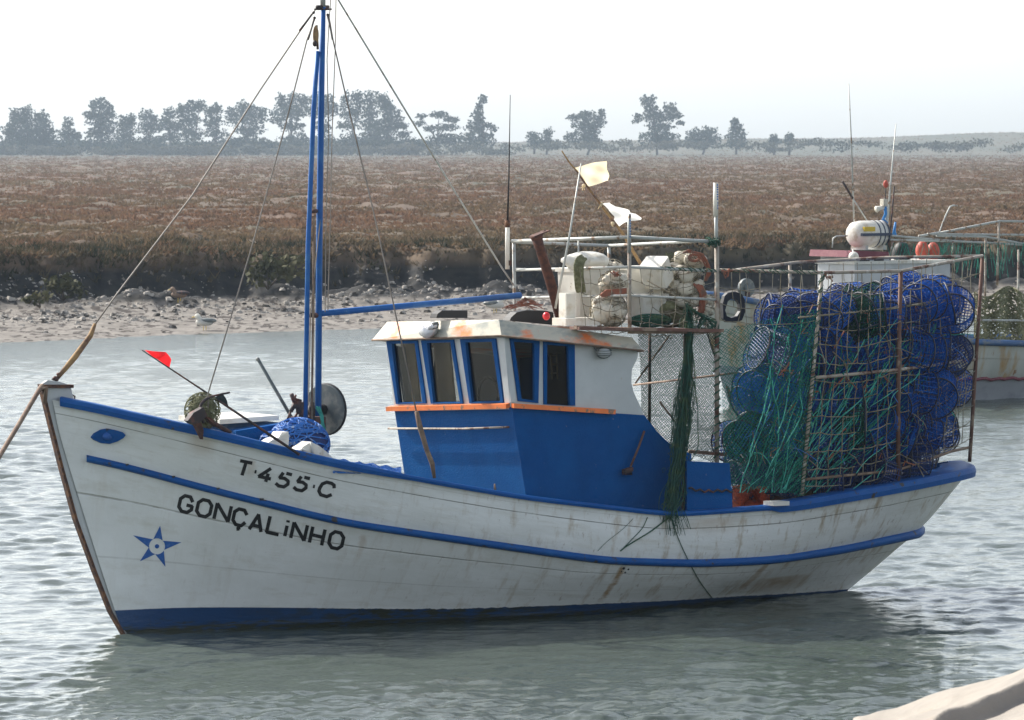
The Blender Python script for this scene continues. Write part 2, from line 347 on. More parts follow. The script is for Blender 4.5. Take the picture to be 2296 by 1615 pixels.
# ---- water
def water_mat():
    m = bpy.data.materials.new('river_water'); t, n, b = nodes(m); L = t.links.new
    b.inputs['Base Color'].default_value = (.058, .074, .060, 1); b.inputs['Roughness'].default_value = .06; b.inputs['IOR'].default_value = 1.333
    geo = n.new('ShaderNodeNewGeometry'); sp = n.new('ShaderNodeSeparateXYZ'); L(geo.outputs['Position'], sp.inputs[0]); mr = n.new('ShaderNodeMapRange'); L(sp.outputs[1], mr.inputs[0])
    for k_, v_ in ((1, 46), (2, 105), (3, .05), (4, .12)): mr.inputs[k_].default_value = v_     # ripples finer than the mesh carries
    L(mr.outputs[0], b.inputs['Roughness']); mp = n.new('ShaderNodeMapping'); mp.inputs['Scale'].default_value = (1, .8, 1); L(geo.outputs['Position'], mp.inputs[0])
    q = n.new('ShaderNodeTexNoise'); q.inputs['Scale'].default_value = 5; q.inputs['Detail'].default_value = 6; q.inputs['Roughness'].default_value = .65; L(mp.outputs[0], q.inputs[0])
    bu = n.new('ShaderNodeBump'); bd = n.new('ShaderNodeMapRange'); L(sp.outputs[1], bd.inputs[0]); L(bd.outputs[0], bu.inputs['Distance'])
    for k_, v_ in ((1, 44), (2, 110), (3, .013), (4, .045)): bd.inputs[k_].default_value = v_
    L(q.outputs[0], bu.inputs['Height']); L(bu.outputs[0], b.inputs['Normal'])
    return m
rv = np.linspace(1650, 700, 950)
wy = np.concatenate([[4, 10, 18, 26, 30, 33, 35], EYE * F / (rv - HOR), [135, 145]])
wt = np.concatenate([[-9, -4, -2, -1, -.6, -.35, -.2, -.15, -.135], np.linspace(-.125, .125, 420), [.135, .15, .2, .35, .6, 1, 2, 4, 9]])
Yw, Tw = np.meshgrid(wy, wt, indexing='ij'); Xw = Yw * Tw
H = np.zeros_like(Xw); rr = np.random.default_rng(11)
for k in range(56):
    lam = .11 * (1.0 / .11) ** rr.random(); ang = R(-62) + rr.normal(0, .75); amp = .0056 * lam ** .88 * (0.6 + .8 * rr.random())
    kx, ky = math.cos(ang) * 2 * math.pi / lam, math.sin(ang) * 2 * math.pi / lam
    p = kx * Xw + ky * Yw + rr.random() * 6.28 + 1.2 * fbm(Xw * .3 / lam ** .5, Yw * .3 / lam ** .5, 2, k)
    cell = Yw * Yw / (EYE * F)                       # row spacing there: fade what it cannot carry
    fade = np.clip((lam / cell - 2.2) / 3, 0, 1)
    H += fade * amp * (np.sin(p) + .35 * np.sin(2 * p + 1.2))
patch = .75 + .9 * fbm(Xw * .25, Yw * .12, 3, 21)
H *= np.clip(patch, .25, 1.6) * (np.abs(Tw) < .126) * (Yw > 35)
WATER = npgrid('water', np.stack([Xw, Yw, H], -1), water_mat())
# ---- rubble, grass, scrub (things nobody could count)
def tufts(name, X, Y, Z, hgt, wid, material, blades=3, lean=.5, label=None):
    k = len(X); rr = np.random.default_rng(len(name)); V = np.zeros((k * blades, 3, 3))
    for b_ in range(blades):
        a = rr.uniform(0, 2 * np.pi, k); ox = rr.normal(0, 1, k) * wid; oy = rr.normal(0, 1, k) * wid
        bx, by = X + ox, Y + oy; h = hgt * rr.uniform(.5, 1.2, k); w_ = wid * rr.uniform(.35, .8, k); lx = rr.normal(0, lean, k) * h; ly = rr.normal(0, lean, k) * h
        V[b_::blades, 0] = np.stack([bx - w_ * np.cos(a), by - w_ * np.sin(a), Z - .02], -1)
        V[b_::blades, 1] = np.stack([bx + w_ * np.cos(a), by + w_ * np.sin(a), Z - .02], -1)
        V[b_::blades, 2] = np.stack([bx + lx, by + ly, Z + h], -1)
    return npfaces(name, V, 3, material)
def plantmat(name, cols, scale, stretch=(1, .3, 1), trans=.25, band=None):
    m = bpy.data.materials.new(name); t, n, b = nodes(m); L = t.links.new
    geo = n.new('ShaderNodeNewGeometry'); mp = n.new('ShaderNodeMapping'); mp.inputs['Scale'].default_value = stretch; L(geo.outputs['Position'], mp.inputs[0])
    q = n.new('ShaderNodeTexNoise'); q.inputs['Scale'].default_value = scale; q.inputs['Detail'].default_value = 8; q.inputs['Roughness'].default_value = .65; L(mp.outputs[0], q.inputs[0])
    src = q.outputs[0]
    if band:
        m2 = n.new('ShaderNodeMapping'); m2.inputs['Scale'].default_value = band; L(geo.outputs['Position'], m2.inputs[0]); q2 = n.new('ShaderNodeTexNoise'); q2.inputs['Scale'].default_value = 1; q2.inputs['Detail'].default_value = 5; L(m2.outputs[0], q2.inputs[0])
        ad = n.new('ShaderNodeMix'); ad.inputs[0].default_value = .55; L(q.outputs[0], ad.inputs[2]); L(q2.outputs[0], ad.inputs[3]); src = ad.outputs[0]
    r = n.new('ShaderNodeValToRGB'); L(src, r.inputs[0]); e = r.color_ramp.elements
    while len(e) < len(cols): e.new(.5)
    for i, c in enumerate(cols): e[i].position = .32 + .36 * i / (len(cols) - 1); e[i].color = (*c, 1)
    L(r.outputs[0], b.inputs['Base Color']); b.inputs['Roughness'].default_value = .8; b.inputs['Specular IOR Level'].default_value = .2
    tr = n.new('ShaderNodeBsdfTranslucent'); ms = n.new('ShaderNodeMixShader'); ms.inputs[0].default_value = trans
    L(r.outputs[0], tr.inputs[0]); L(b.outputs[0], ms.inputs[1]); L(tr.outputs[0], ms.inputs[2]); L(ms.outputs[0], n['Material Output'].inputs[0])
    return m
MG = plantmat('marsh_grass_brown', [(.085, .062, .038), (.145, .083, .052), (.115, .085, .05), (.175, .105, .068)], .5, (1, .3, 1), .5, (.05, .022, 1))
MGR = plantmat('bank_plants_green', [(.014, .018, .012), (.035, .038, .02), (.10, .072, .042), (.085, .08, .042)], .9, (1, 1, 1))
MSH = plantmat('bank_shrub_leaves', [(.025, .03, .015), (.07, .07, .032), (.13, .115, .06)], 1.4, (1, 1, 1), .15)
MT = plantmat('distant_foliage', [(.008, .016, .012), (.018, .032, .018), (.035, .05, .025)], .35, (1, 1, 1), .1)
MS = plantmat('scrub_foliage', [(.045, .052, .035), (.075, .075, .05), (.10, .09, .06)], .05, (1, 1, 1), .15)
def pick(n, va, vb, seed, zt=1.62):
    r_ = np.random.default_rng(seed); v = r_.uniform(va, vb, n); u = np.where(r_.random(n) < .72, r_.uniform(-200, 2500, n), r_.uniform(-1100, 3400, n))
    Y = (EYE - zt) * F / (v - HOR); X = (u - 1148) / F * Y; z, d, k = ground_z(X, Y); return X, Y, z, d, k, r_
X, Y, z, d, k, r_ = pick(190000, 338, 590, 5)
ok = k > .9; sz = np.clip(.10 + Y * .0009, .1, .9)
o = tufts('marsh_grass', X[ok], Y[ok], z[ok], (.05 + .05 * r_.random(ok.sum()) + Y[ok] * .0001) * (.6 + 1.2 * np.clip(fbm(X[ok] * .6, Y[ok] * .25, 2, 61) + .4, 0, 1)), .035 + sz[ok] * .22, MG, 4, .9)
o['kind'] = 'stuff'; o['label'] = 'low brown and olive marsh grass covering the flat beyond the far bank'; o['category'] = 'grass'
r_ = np.random.default_rng(9); n_ = 90000
Y = r_.uniform(119, 142, n_); X = Y * r_.uniform(-.2, .2, n_); z, d, k = ground_z(X, Y)
edge = (np.exp(-((k - .8) / .35) ** 2) * (k > .28) * (d < 17) + .10 * (k > .5)) * .8; ok = r_.random(n_) < edge * np.clip(.75 + 1.2 * fbm(X * .5, Y * .5, 2, 31), .05, 1)
o = tufts('bank_plants', X[ok], Y[ok], z[ok], .17 * (.5 + r_.random(ok.sum())), np.full(ok.sum(), .05), MGR, 5, .6)
o['kind'] = 'stuff'; o['label'] = 'dark green and olive plants hanging over the edge of the muddy bank'; o['category'] = 'ground cover'
# rubble: broken clods and shells on the mud
r_ = np.random.default_rng(12); n_ = 36000
Y = r_.uniform(108, 132, n_); X = Y * r_.uniform(-.18, .18, n_); z, d, k = ground_z(X, Y)
foot = (k < .6) & (d > .6); dens = np.clip((d - 4) / 4, .08, 1) * np.clip(.75 + 1.8 * fbm(X * .45, Y * .6, 3, 41), .03, 1); ok = foot & (r_.random(n_) < dens)
ST = mat('mud_clods', (.34, .31, .27), .85, c2=(.05, .042, .033), scale=2.5, lo=.50, hi=.56, bump=.02, bscale=12, coords='Object')
mb = MB()
for x_, y_, z_ in zip(X[ok], Y[ok], z[ok]):
    s_ = .022 + .08 * random.random() ** 3.5; a = random.uniform(0, 3)
    q = [Vector((math.cos(a + i * 1.257) * s_ * random.uniform(.8, 1.7), math.sin(a + i * 1.257) * s_ * random.uniform(.6, 1.2), -.02)) for i in range(5)]
    c = Vector((x_, y_, z_)); tp = [p * random.uniform(.4, .75) + Vector((0, 0, s_ * random.uniform(.5, 1.0))) for p in q]
    mb.add([c + p for p in q] + [c + p for p in tp], [[i, (i + 1) % 5, 5 + (i + 1) % 5, 5 + i] for i in range(5)] + [[5, 6, 7, 8, 9]])
solo(mb, 'mud_clods', [ST], 'broken clods, shells and stones strewn over the tidal mud', 'rubble', (0, 0, 0), kind='stuff')
# ---- trees along the horizon
def crown_faces(blobs, Y, seed, size=.52, dens=7.0, depth=1.0):
    rr = np.random.default_rng(seed); out = []
    for (u, v, ru, rv_) in blobs:
        if Y > 1000 and ru > 3: ru *= 1.34; rv_ *= 1.2
        m = Y / F; n = int(math.pi * ru * rv_ * m * m / (size * size) * dens) + 6
        th = rr.normal(size=(n, 3)); th /= np.linalg.norm(th, axis=1)[:, None]; rad = rr.random(n) ** .42
        lob = 1 + .28 * np.sin(th[:, 0] * 5 + u) * np.cos(th[:, 2] * 6 + v)
        c = D(u, v, Y); P = np.array(c)[None] + th * (rad * lob)[:, None] * np.array([ru * m, max(ru, rv_) * m * depth, rv_ * m])[None]
        a = rr.normal(size=(n, 3)); a /= np.linalg.norm(a, axis=1)[:, None]; b_ = np.cross(a, rr.normal(size=(n, 3))); b_ /= np.linalg.norm(b_, axis=1)[:, None]
        s_ = size * rr.uniform(.35, .85, n)[:, None]; V = np.stack([P - a * s_, P + b_ * s_ * .7, P + a * s_, P - b_ * s_ * .7], 1); out.append(V)
    return np.concatenate(out)
MB_TR = mat('tree_bark', (.07, .055, .045), .9)
def tree(name, label, cat, blobs, base_v=346, Y=1270, group='trees along the horizon', seed=0, trunk=True):
    us = [b[0] for b in blobs]; uc = sum(us) / len(us); zb = EYE + (Zp(uc, base_v, 1.5).z - EYE)
    base = D(uc, base_v, Y); base.z = min(base.z, 2.2)
    t_ = thing(name, label, cat, base, group)
    V = crown_faces(blobs, Y, seed); me = npfaces('crown', V, 4, MT, tuple(base)); me.location = (0, 0, 0); me.parent = t_
    m_ = MB(); top = min(blobs, key=lambda b: b[1])
    tp = D(top[0], top[1], Y); m_.tube([base - Vector((0, 0, .6)), base.lerp(tp, .35) + Vector((.2, 0, 0)), base.lerp(tp, .7), tp], [.38, .28, .17, .05], 6)
    for b in blobs[1:6]:
        q = D(b[0], b[1], Y); st = base.lerp(tp, .25 + .1 * random.random()); m_.tube([st, st.lerp(q, .5) + Vector((0, .3, .3)), q], [.16, .11, .04], 5)
    part(m_, 'trunk', [MB_TR], t_)
TREES = [
 ('tree', 'broad dense tree at the left end of the tree row', [(60, 256, 13, 17), (36, 260, 12, 17), (92, 268, 14, 18), (60, 292, 42, 28), (65, 326, 50, 26), (25, 300, 14, 20), (105, 302, 16, 25)]),
 ('tree', 'small cone shaped tree just right of the broad leftmost tree', [(152, 275, 10, 12), (150, 300, 18, 16), (152, 328, 26, 20), (172, 305, 10, 8)]),
 ('tree', 'tall tree with three pointed tops, first tall one of the long row', [(229, 232, 9, 14), (210, 236, 9, 12), (244, 244, 9, 14), (225, 262, 30, 17), (232, 290, 24, 18), (214, 300, 18, 10), (235, 330, 28, 22), (203, 258, 10, 8)]),
 ('tree', 'lower rounded tree close beside the three topped tall tree', [(282, 277, 17, 18), (296, 270, 8, 12), (280, 305, 20, 20), (272, 335, 25, 15)]),
 ('tree', 'narrow tree with light gaps, left of the wide middle group', [(328, 262, 14, 15), (346, 268, 8, 10), (335, 288, 24, 14), (342, 314, 24, 9), (335, 336, 25, 12)]),
 ('tree', 'lower shouldered tree at the left edge of the wide middle group', [(380, 256, 13, 14), (371, 275, 12, 11), (388, 284, 22, 14), (383, 308, 22, 9), (390, 336, 25, 13)]),
 ('tree', 'round topped tree in the wide group, behind the forestay', [(430, 241, 14, 14), (408, 250, 12, 15), (448, 238, 12, 12), (425, 270, 22, 15), (430, 300, 24, 16), (430, 336, 26, 13)]),
 ('tree', 'twin lobed tree between the round topped tree and the forestay', [(487, 246, 10, 13), (470, 251, 11, 12), (478, 274, 20, 14), (485, 300, 22, 10), (480, 332, 24, 15)]),
 ('tree', 'wide tree with four lobes left of the second gap', [(545, 242, 14, 13), (520, 252, 12, 12), (568, 247, 11, 12), (588, 254, 10, 13), (552, 268, 38, 14), (558, 292, 30, 10), (560, 322, 26, 22), (520, 318, 18, 10), (590, 334, 18, 8)]),
 ('tree', 'tall tree with flat many pointed top left of the blue mast', [(658, 223, 12, 14), (632, 227, 11, 15), (682, 227, 12, 14), (652, 252, 38, 17), (655, 284, 24, 10), (660, 322, 34, 21), (622, 270, 16, 8), (625, 336, 20, 10)]),
 ('tree', 'tall tree half hidden behind the twin blue mast', [(735, 226, 12, 14), (708, 224, 12, 14), (748, 242, 12, 13), (722, 250, 26, 17), (722, 286, 16, 14), (725, 324, 28, 20)]),
 ('tree', 'slim double topped tree just right of the mast', [(802, 222, 12, 17), (777, 224, 11, 15), (790, 254, 23, 16), (775, 282, 16, 9), (788, 314, 20, 14)]),
 ('tree', 'slender column topped tree, the tallest right of the mast', [(828, 222, 10, 17), (832, 250, 15, 18), (828, 280, 22, 13), (836, 315, 27, 22)]),
 ('tree', 'heavy sloping tree at the right end of the tall row', [(856, 224, 14, 16), (868, 242, 15, 17), (880, 262, 20, 16), (862, 285, 32, 16), (860, 320, 30, 25), (898, 282, 16, 8), (905, 302, 13, 8)]),
 ('tree', 'sparse see-through tree with open branches beyond the tall row', [(985, 258, 18, 8), (945, 262, 10, 6), (1012, 268, 16, 7), (1000, 286, 26, 8), (965, 290, 14, 7), (1002, 314, 30, 14), (940, 277, 11, 6), (955, 322, 18, 11)]),
 ('tree', 'crooked spire shaped tree with one branch reaching right', [(1083, 222, 8, 9), (1075, 240, 7, 11), (1071, 260, 12, 13), (1068, 284, 20, 15), (1070, 315, 32, 22), (1098, 282, 11, 5), (1106, 290, 9, 6)]),
 ('bush', 'small round bush right of the tall black aerial, left of a pair', [(1195, 308, 12, 12), (1200, 322, 16, 10)]),
 ('bush', 'small pointed bush, right one of the pair by the black aerial', [(1228, 300, 10, 12), (1222, 320, 18, 12)]),
 ('tree', 'broad flat topped tree standing alone above the cream flag', [(1318, 258, 18, 10), (1285, 263, 12, 7), (1350, 254, 8, 8), (1318, 278, 30, 15), (1318, 300, 23, 16), (1318, 319, 27, 13), (1345, 270, 12, 8), (1280, 308, 14, 11)]),
 ('tree', 'large rounded tree with side limbs standing alone right of centre', [(1462, 224, 8, 9), (1447, 227, 10, 11), (1460, 246, 15, 12), (1503, 244, 12, 12), (1515, 258, 11, 9), (1480, 263, 34, 11), (1432, 262, 9, 6), (1427, 272, 9, 5), (1525, 276, 9, 5), (1480, 284, 26, 9), (1478, 310, 38, 20)]),
 ('bush', 'reddish low bush line beside the large lone tree', [(1560, 302, 18, 12), (1590, 300, 18, 14), (1575, 318, 34, 14)]),
 ('tree', 'small steeple shaped tree right of the large lone tree', [(1648, 273, 8, 9), (1650, 286, 12, 9), (1652, 303, 19, 13), (1652, 322, 22, 11)]),
 ('bush', 'faint small bush on the dune, left of the last pair', [(1735, 308, 8, 7), (1736, 318, 14, 8)]),
 ('bush', 'faint small bush on the dune, right of the last pair', [(1770, 306, 8, 8), (1768, 318, 14, 8)])]
for i, (nm, lb, bl) in enumerate(TREES):
    bv = 352 if bl[0][0] < 620 else 345 if bl[0][0] < 1120 else 338
    tree(nm, lb, nm, bl, bv, 1268 + (i * 37 % 50), 'trees along the horizon' if nm == 'tree' else 'bushes on the horizon', i)
# scrub hedge and dune scrub
rr = np.random.default_rng(77); bl = []
for i in range(100):
    u = rr.uniform(-150, 930); bl.append((u, rr.uniform(322, 338), rr.uniform(12, 24), rr.uniform(8, 15)))
V = crown_faces(bl, 1275, 6, .6, 3.5); o = npfaces('hedge', V, 4, MT); o['kind'] = 'stuff'; o['category'] = 'hedge'; o['label'] = 'dark hazy undergrowth between the trunks of the long tree row'
bl = []
for i in range(150):
    u = rr.uniform(-150, 1150); bl.append((u, rr.uniform(332, 346), rr.uniform(10, 26), rr.uniform(5, 13)))
for i in range(75):
    u = rr.uniform(1120, 2450); bl.append((u, rr.uniform(318, 336), rr.uniform(12, 30), rr.uniform(4, 9)))
V = crown_faces(bl, 1255, 5, .55, 2.6); o = npfaces('scrub', V, 4, MS); o['kind'] = 'stuff'; o['category'] = 'scrub'; o['label'] = 'grey green scrub along the foot of the trees and dune'
# shrubs on the bank
def shrub(label, blobs, Y, seed):
    base = D(blobs[0][0], max(b[1] + b[3] for b in blobs) - 4, Y); t_ = thing('shrub', label, 'shrub', base, 'shrubs on the muddy bank')
    V = crown_faces(blobs, Y, seed, .13, 4.5, .8); me = npfaces('foliage', V, 4, MSH, tuple(base)); me.location = (0, 0, 0); me.parent = t_
    m_ = MB()
    for b in blobs: m_.tube([base - Vector((0, -.2, .1)), D(b[0], b[1], Y)], [.03, .012], 5)
    part(m_, 'stems', [MB_TR], t_)
shrub('large rounded olive shrub at the left of the bank', [(140, 632, 40, 22), (165, 650, 32, 20), (115, 640, 25, 16)], 124.0, 1)
shrub('low shrub on the mud below the large left one', [(88, 668, 30, 16), (62, 672, 16, 9)], 121.5, 2)
shrub('big dark overhanging mound of shrub left of the mast', [(600, 592, 48, 24), (640, 605, 50, 30), (580, 622, 30, 22), (655, 585, 30, 14)], 125.5, 3)
shrub('dark round shrub on the bank edge right of the white containers', [(1530, 572, 26, 14), (1500, 580, 22, 12)], 131, 4)
# gulls
def ground_hit(u, v):
    for Y in np.arange(109, 140, .05):
        g = D(u, v, Y); gz = ground_z(np.array([g.x]), np.array([g.y]))[0][0]
        if g.z <= gz: return Vector((g.x, g.y, gz))
    return D(u, v, 120)
def gull(label, u, v, s_=1.0, dark=False, flip=1):
    g = ground_hit(u, v)
    t_ = thing('gull', label, 'bird', g, 'gulls on the tidal mud'); X_ = Vector((flip, 0, 0))
    b = MB(); b.ball(g + Vector((0, 0, .17 * s_)), .19 * s_, .085 * s_, .085 * s_); b.ball(g + X_ * -.15 * s_ + Vector((0, 0, .29 * s_)), .06 * s_, .05 * s_, .06 * s_)
    b.tube([g + X_ * -.08 * s_ + Vector((0, 0, .19 * s_)), g + X_ * -.15 * s_ + Vector((0, 0, .29 * s_))], [.07 * s_, .045 * s_], 8)
    body = part(b, 'body', ['flagwhite' if not dark else 'wood'], t_)
    b = MB(); b.ball(g + X_ * .06 * s_ + Vector((0, 0, .20 * s_)), .19 * s_, .092 * s_, .06 * s_); part(b, 'wing', ['darkgrey' if not dark else 'iron'], t_)
    b = MB(); b.tube([g + X_ * -.20 * s_ + Vector((0, 0, .285 * s_)), g + X_ * -.27 * s_ + Vector((0, 0, .27 * s_))], [.014, .006], 5); part(b, 'beak', ['yellow'], t_)
    for q in (-.03, .03):
        b = MB(); b.tube([g + Vector((q, q, -.03)), g + Vector((q, q, .12 * s_))], .008, 5); part(b, 'leg', ['yellow'], t_)
gull('white and grey gull standing on the mud left of the mast', 459, 741, 1.15)
gull('young brown gull on the rubble below the bank', 402, 677, 1.1, True)
gull('white and grey gull beyond the end of the blue boom', 1110, 702, 1.25, flip=-1)
# foreground canvas
def tarp():
    xs = np.linspace(1.2, 6.5, 260); ys_ = np.linspace(17.5, 26.0, 720); Xq, Yq = np.meshgrid(xs, ys_)
    ridge = np.interp(1148 + F * xs / 22, [1750, 1920, 2040, 2150, 2230, 2296, 2600, 4000], [1700, 1612, 1578, 1540, 1508, 1484, 1430, 1380])
    zr = EYE - (ridge - HOR) / F * 22; dy = Yq - 22 - .10 * np.sin(Xq * 5) - .05 * np.sin(Xq * 13 + 1)
    z_ = zr[None, :] - .30 * np.maximum(dy, 0) + .02 * np.maximum(-dy, 0)
    fold = lambda c, w_: 1 / (1 + np.exp((dy - c) / w_))
    z_ -= .10 * fold(-.80 + 1.4 * (Xq - 2.08) + .03 * np.sin(Xq * 21), .012) + .12 * fold(-2.0 + .35 * (Xq - 2.2), .03) + .16 * fold(-2.4, .08)
    z_ += .022 * np.sin((Xq * 1.2 + Yq * .8) * 6 + 2 * fbm(Xq, Yq, 2, 3)) * fbm(Xq * .8, Yq * .8, 2, 9) * 2 + .05 * fbm(Xq * 2.2, Yq * 1.6, 4, 2)
    eg = np.minimum(np.minimum(Xq - xs[0], xs[-1] - Xq), np.minimum(Yq - ys_[0], ys_[-1] - Yq)); eg = np.clip(eg / .35, 0, 1) ** .5; z_ = z_ * eg - .1 * (1 - eg)
    o = npgrid('canvas_cover', np.stack([Xq, Yq, z_], -1), M['tarp'], None); sm = o.modifiers.new('thick', 'SOLIDIFY'); sm.thickness = .02
    o['label'] = 'pale canvas cover in the bottom right corner, blurred and creased'; o['category'] = 'tarpaulin'
tarp()
# ============================================================ THE FISHING BOAT
BOAT = thing('fishing_boat', 'white and blue wooden fishing boat with a lettered bow and twin blue mast', 'fishing boat', BP(4, 0, 0))
def curve(tab, w=.5):
    xs = np.linspace(tab[0][0], tab[-1][0], 400); ys = np.interp(xs, [p[0] for p in tab], [p[1] for p in tab]); n = max(3, int(w / (xs[1] - xs[0])) | 1); h = n // 2
    pad = np.concatenate([2 * ys[0] - ys[h:0:-1], ys, 2 * ys[-1] - ys[-2:-h - 2:-1]]); sm = np.convolve(pad, np.ones(n) / n, 'valid')
    sm = np.convolve(np.concatenate([2 * sm[0] - sm[h // 2:0:-1], sm, 2 * sm[-1] - sm[-2:-(h // 2) - 2:-1]]), np.ones(2 * (h // 2) + 1) / (2 * (h // 2) + 1), 'valid')
    return lambda s: float(np.interp(s, xs, sm))
LV = [ # (plan half breadth table, height table)
 ([(-.74, .034), (-.4, .28), (0, .56), (.5, .84), (1, 1.03), (1.6, 1.20), (2.4, 1.35), (3.4, 1.43), (5, 1.45), (6.5, 1.40), (7.4, 1.30), (8.2, 1.12), (8.8, .90), (9.2, .68), (9.42, .46), (9.54, .22), (9.57, 0)],
  [(-.8, 2.18), (-.66, 2.16), (-.37, 2.08), (.16, 1.94), (.56, 1.84), (1.48, 1.59), (2.44, 1.39), (3.46, 1.20), (5.09, .98), (6.47, 1.00), (7.4, 1.08), (8.2, 1.14), (8.8, 1.18), (9.6, 1.21)]),
 ([(-.61, .034), (-.14, .25), (.3, .48), (.8, .73), (1.7, 1.04), (2.8, 1.27), (4.4, 1.36), (5.5, 1.30), (6.4, 1.18), (7.4, .94), (8.2, .64), (8.6, .47), (8.85, .31), (9.0, .14), (9.05, 0)],
  [(-.65, 1.68), (-.14, 1.56), (.59, 1.33), (1.7, 1.02), (2.81, .83), (4.38, .57), (5.45, .49), (6.4, .47), (7.4, .51), (8.29, .56), (9.2, .59)]),
 ([(-.11, .034), (.35, .10), (1, .27), (2, .60), (3.2, .78), (4, .88), (4.8, .90), (5.5, .82), (6.3, .58), (7.1, .33), (7.8, .13), (8.2, 0)],
  [(-.13, .215), (.6, .22), (1.6, .19), (3, .13), (4.8, .11), (6.3, .07), (7.3, .03), (8.2, .01)]),
 ([(.03, .028), (.35, .05), (.98, .17), (1.97, .47), (3.16, .66), (3.9, .76), (4.82, .76), (5.46, .68), (6.28, .45), (7.07, .22), (7.7, .08), (8.1, 0)],
  [(-.1, -.02), (9, -.02)]),
 ([(.35, .02), (1, .05), (3, .2), (5, .2), (7, .08), (7.8, 0)], [(-.1, -.5), (9, -.5)])]
LC = [(curve(a, .45), curve(b, .6), a[0][0], a[-1][0]) for a, b in LV]
def level_pt(k, q, side=1):
    bf, zf, s0, s1 = LC[k]; w_ = .5 - .5 * math.cos(math.pi * q); w_ = .35 * w_ + .65 * q
    if k < 2: w_ = q - .035 * math.sin(2 * math.pi * q) if q < .5 else q + .02 * math.sin(2 * math.pi * (q - .5))
    s = lerp(s0, s1, w_); b = max(bf(s), 0 if q > .999 else .02); z = zf(s)
    if q > .999: b = 0
    if side < 0: z -= .15 * b * max(0, min(z / 1.3, 1))
    return (s, side * b, z)
def hull_pt(g, q, side=1):
    k = min(int(g), 3); f = g - k; P = [Vector(level_pt(min(max(k + i, 0), 4), q, side)) for i in (-1, 0, 1, 2)]
    if k == 0: P[0] = P[1] * 2 - P[2]
    p0, p1, p2, p3 = P; t = f
    v = .5 * ((2 * p1) + (p2 - p0) * t + (2 * p0 - 5 * p1 + 4 * p2 - p3) * t * t + (3 * p1 - p0 - 3 * p2 + p3) * t ** 3)
    return v
NQ = 150; GS = [i * .08 for i in range(51)]
def hull_mat():
    m = bpy.data.materials.new('hull_paint'); t, n, b = nodes(m); L = t.links.new
    uv = n.new('ShaderNodeUVMap'); uv.uv_map = 'UVMap'; sep = n.new('ShaderNodeSeparateXYZ'); L(uv.outputs[0], sep.inputs[0]); S_, G_ = sep.outputs[0], sep.outputs[1]
    def mth(op, a, c=None, cl=False):
        q = n.new('ShaderNodeMath'); q.operation = op; q.use_clamp = cl
        for k, x in ((0, a), (1, c)):
            if x is None: continue
            if isinstance(x, bpy.types.NodeSocket): L(x, q.inputs[k])
            else: q.inputs[k].default_value = x
        return q.outputs[0]
    def rng(x, a, z, o0=0, o1=1):
        r = n.new('ShaderNodeMapRange'); r.inputs[1].default_value = a; r.inputs[2].default_value = z; r.inputs[3].default_value = o0; r.inputs[4].default_value = o1; L(x, r.inputs[0]); return r.outputs[0]
    def noise(sc_, st, d=5, r=.6):
        mp = n.new('ShaderNodeMapping'); mp.inputs['Scale'].default_value = st; L(uv.outputs[0], mp.inputs[0])
        q = n.new('ShaderNodeTexNoise'); q.inputs['Scale'].default_value = sc_; q.inputs['Detail'].default_value = d; q.inputs['Roughness'].default_value = r; L(mp.outputs[0], q.inputs[0]); return q.outputs[0]
    def mix(f, a, c):
        x = n.new('ShaderNodeMix'); x.data_type = 'RGBA'; L(f, x.inputs[0])
        for k, q in ((6, a), (7, c)):
            if isinstance(q, bpy.types.NodeSocket): L(q, x.inputs[k])
            else: x.inputs[k].default_value = (*q, 1)
        return x.outputs[2]
    def band(x, c, w_, e): # 1 near c
        return rng(mth('ABSOLUTE', mth('SUBTRACT', x, c)), w_, w_ + e, 1, 0)
    col = mix(rng(noise(1.1, (1, 2, 1)), .35, .65), (.68, .69, .66), (.78, .79, .77))
    col = mix(mth('MULTIPLY', rng(noise(3.5, (.5, 1.6, 1), 7, .7), .52, .72), .55), col, (.52, .50, .42))
    # rusty weeping streaks, stronger amidships and aft, hanging from rail and rub rail
    aft = rng(S_, 1.2, 6.0, .15, 1)
    st = mth('MULTIPLY', rng(noise(5, (1.6, .28, 1), 6, .65), .53, .70), aft)
    col = mix(mth('MULTIPLY', st, .8), col, (.33, .23, .11))
    st2 = mth('MULTIPLY', rng(noise(14, (1.3, .3, 1), 5, .7), .60, .70), aft)
    col = mix(mth('MULTIPLY', st2, .75), col, (.22, .15, .09))
    # named rust runs: (station, width, from level, to level)
    for s0, w_, g0, g1, a in ((4.62, .035, 1.08, 2.0, .9), (6.40, .05, 1.05, 1.9, .75), (.42, .10, .08, .62, .35), (-.02, .03, .15, .36, .5), (1.95, .03, 1.1, 1.5, .3), (.85, .03, .3, .75, .3), (6.9, .35, 1.45, 1.95, .7), (5.6, .3, .1, .5, .35)):
        wob_ = mth('ADD', S_, mth('MULTIPLY', mth('SUBTRACT', noise(6, (1, 1, 1)), .5), .12))
        f = mth('MULTIPLY', band(wob_, s0, w_ * .4, w_), mth('MULTIPLY', rng(G_, g0, g0 + .06), rng(G_, g1 - .3, g1, 1, 0)))
        f = mth('MULTIPLY', f, rng(noise(7, (1, 1, 1)), .3, .6, .35, a)); col = mix(f, col, (.33, .19, .06))
    # plank seams
    sw = mth('ADD', G_, mth('MULTIPLY', mth('SUBTRACT', noise(.8, (1, 0, 1)), .5), .02))
    brk = rng(noise(3, (1, .1, 1)), .36, .52, .25, 1)
    for g0, w_, a in ((.31, .004, .75), (1.27, .003, .5), (1.62, .002, .22), (.13, .002, .25)):
        col = mix(mth('MULTIPLY', mth('MULTIPLY', band(sw, g0, w_, .006), brk), a), col, (.10, .09, .06))
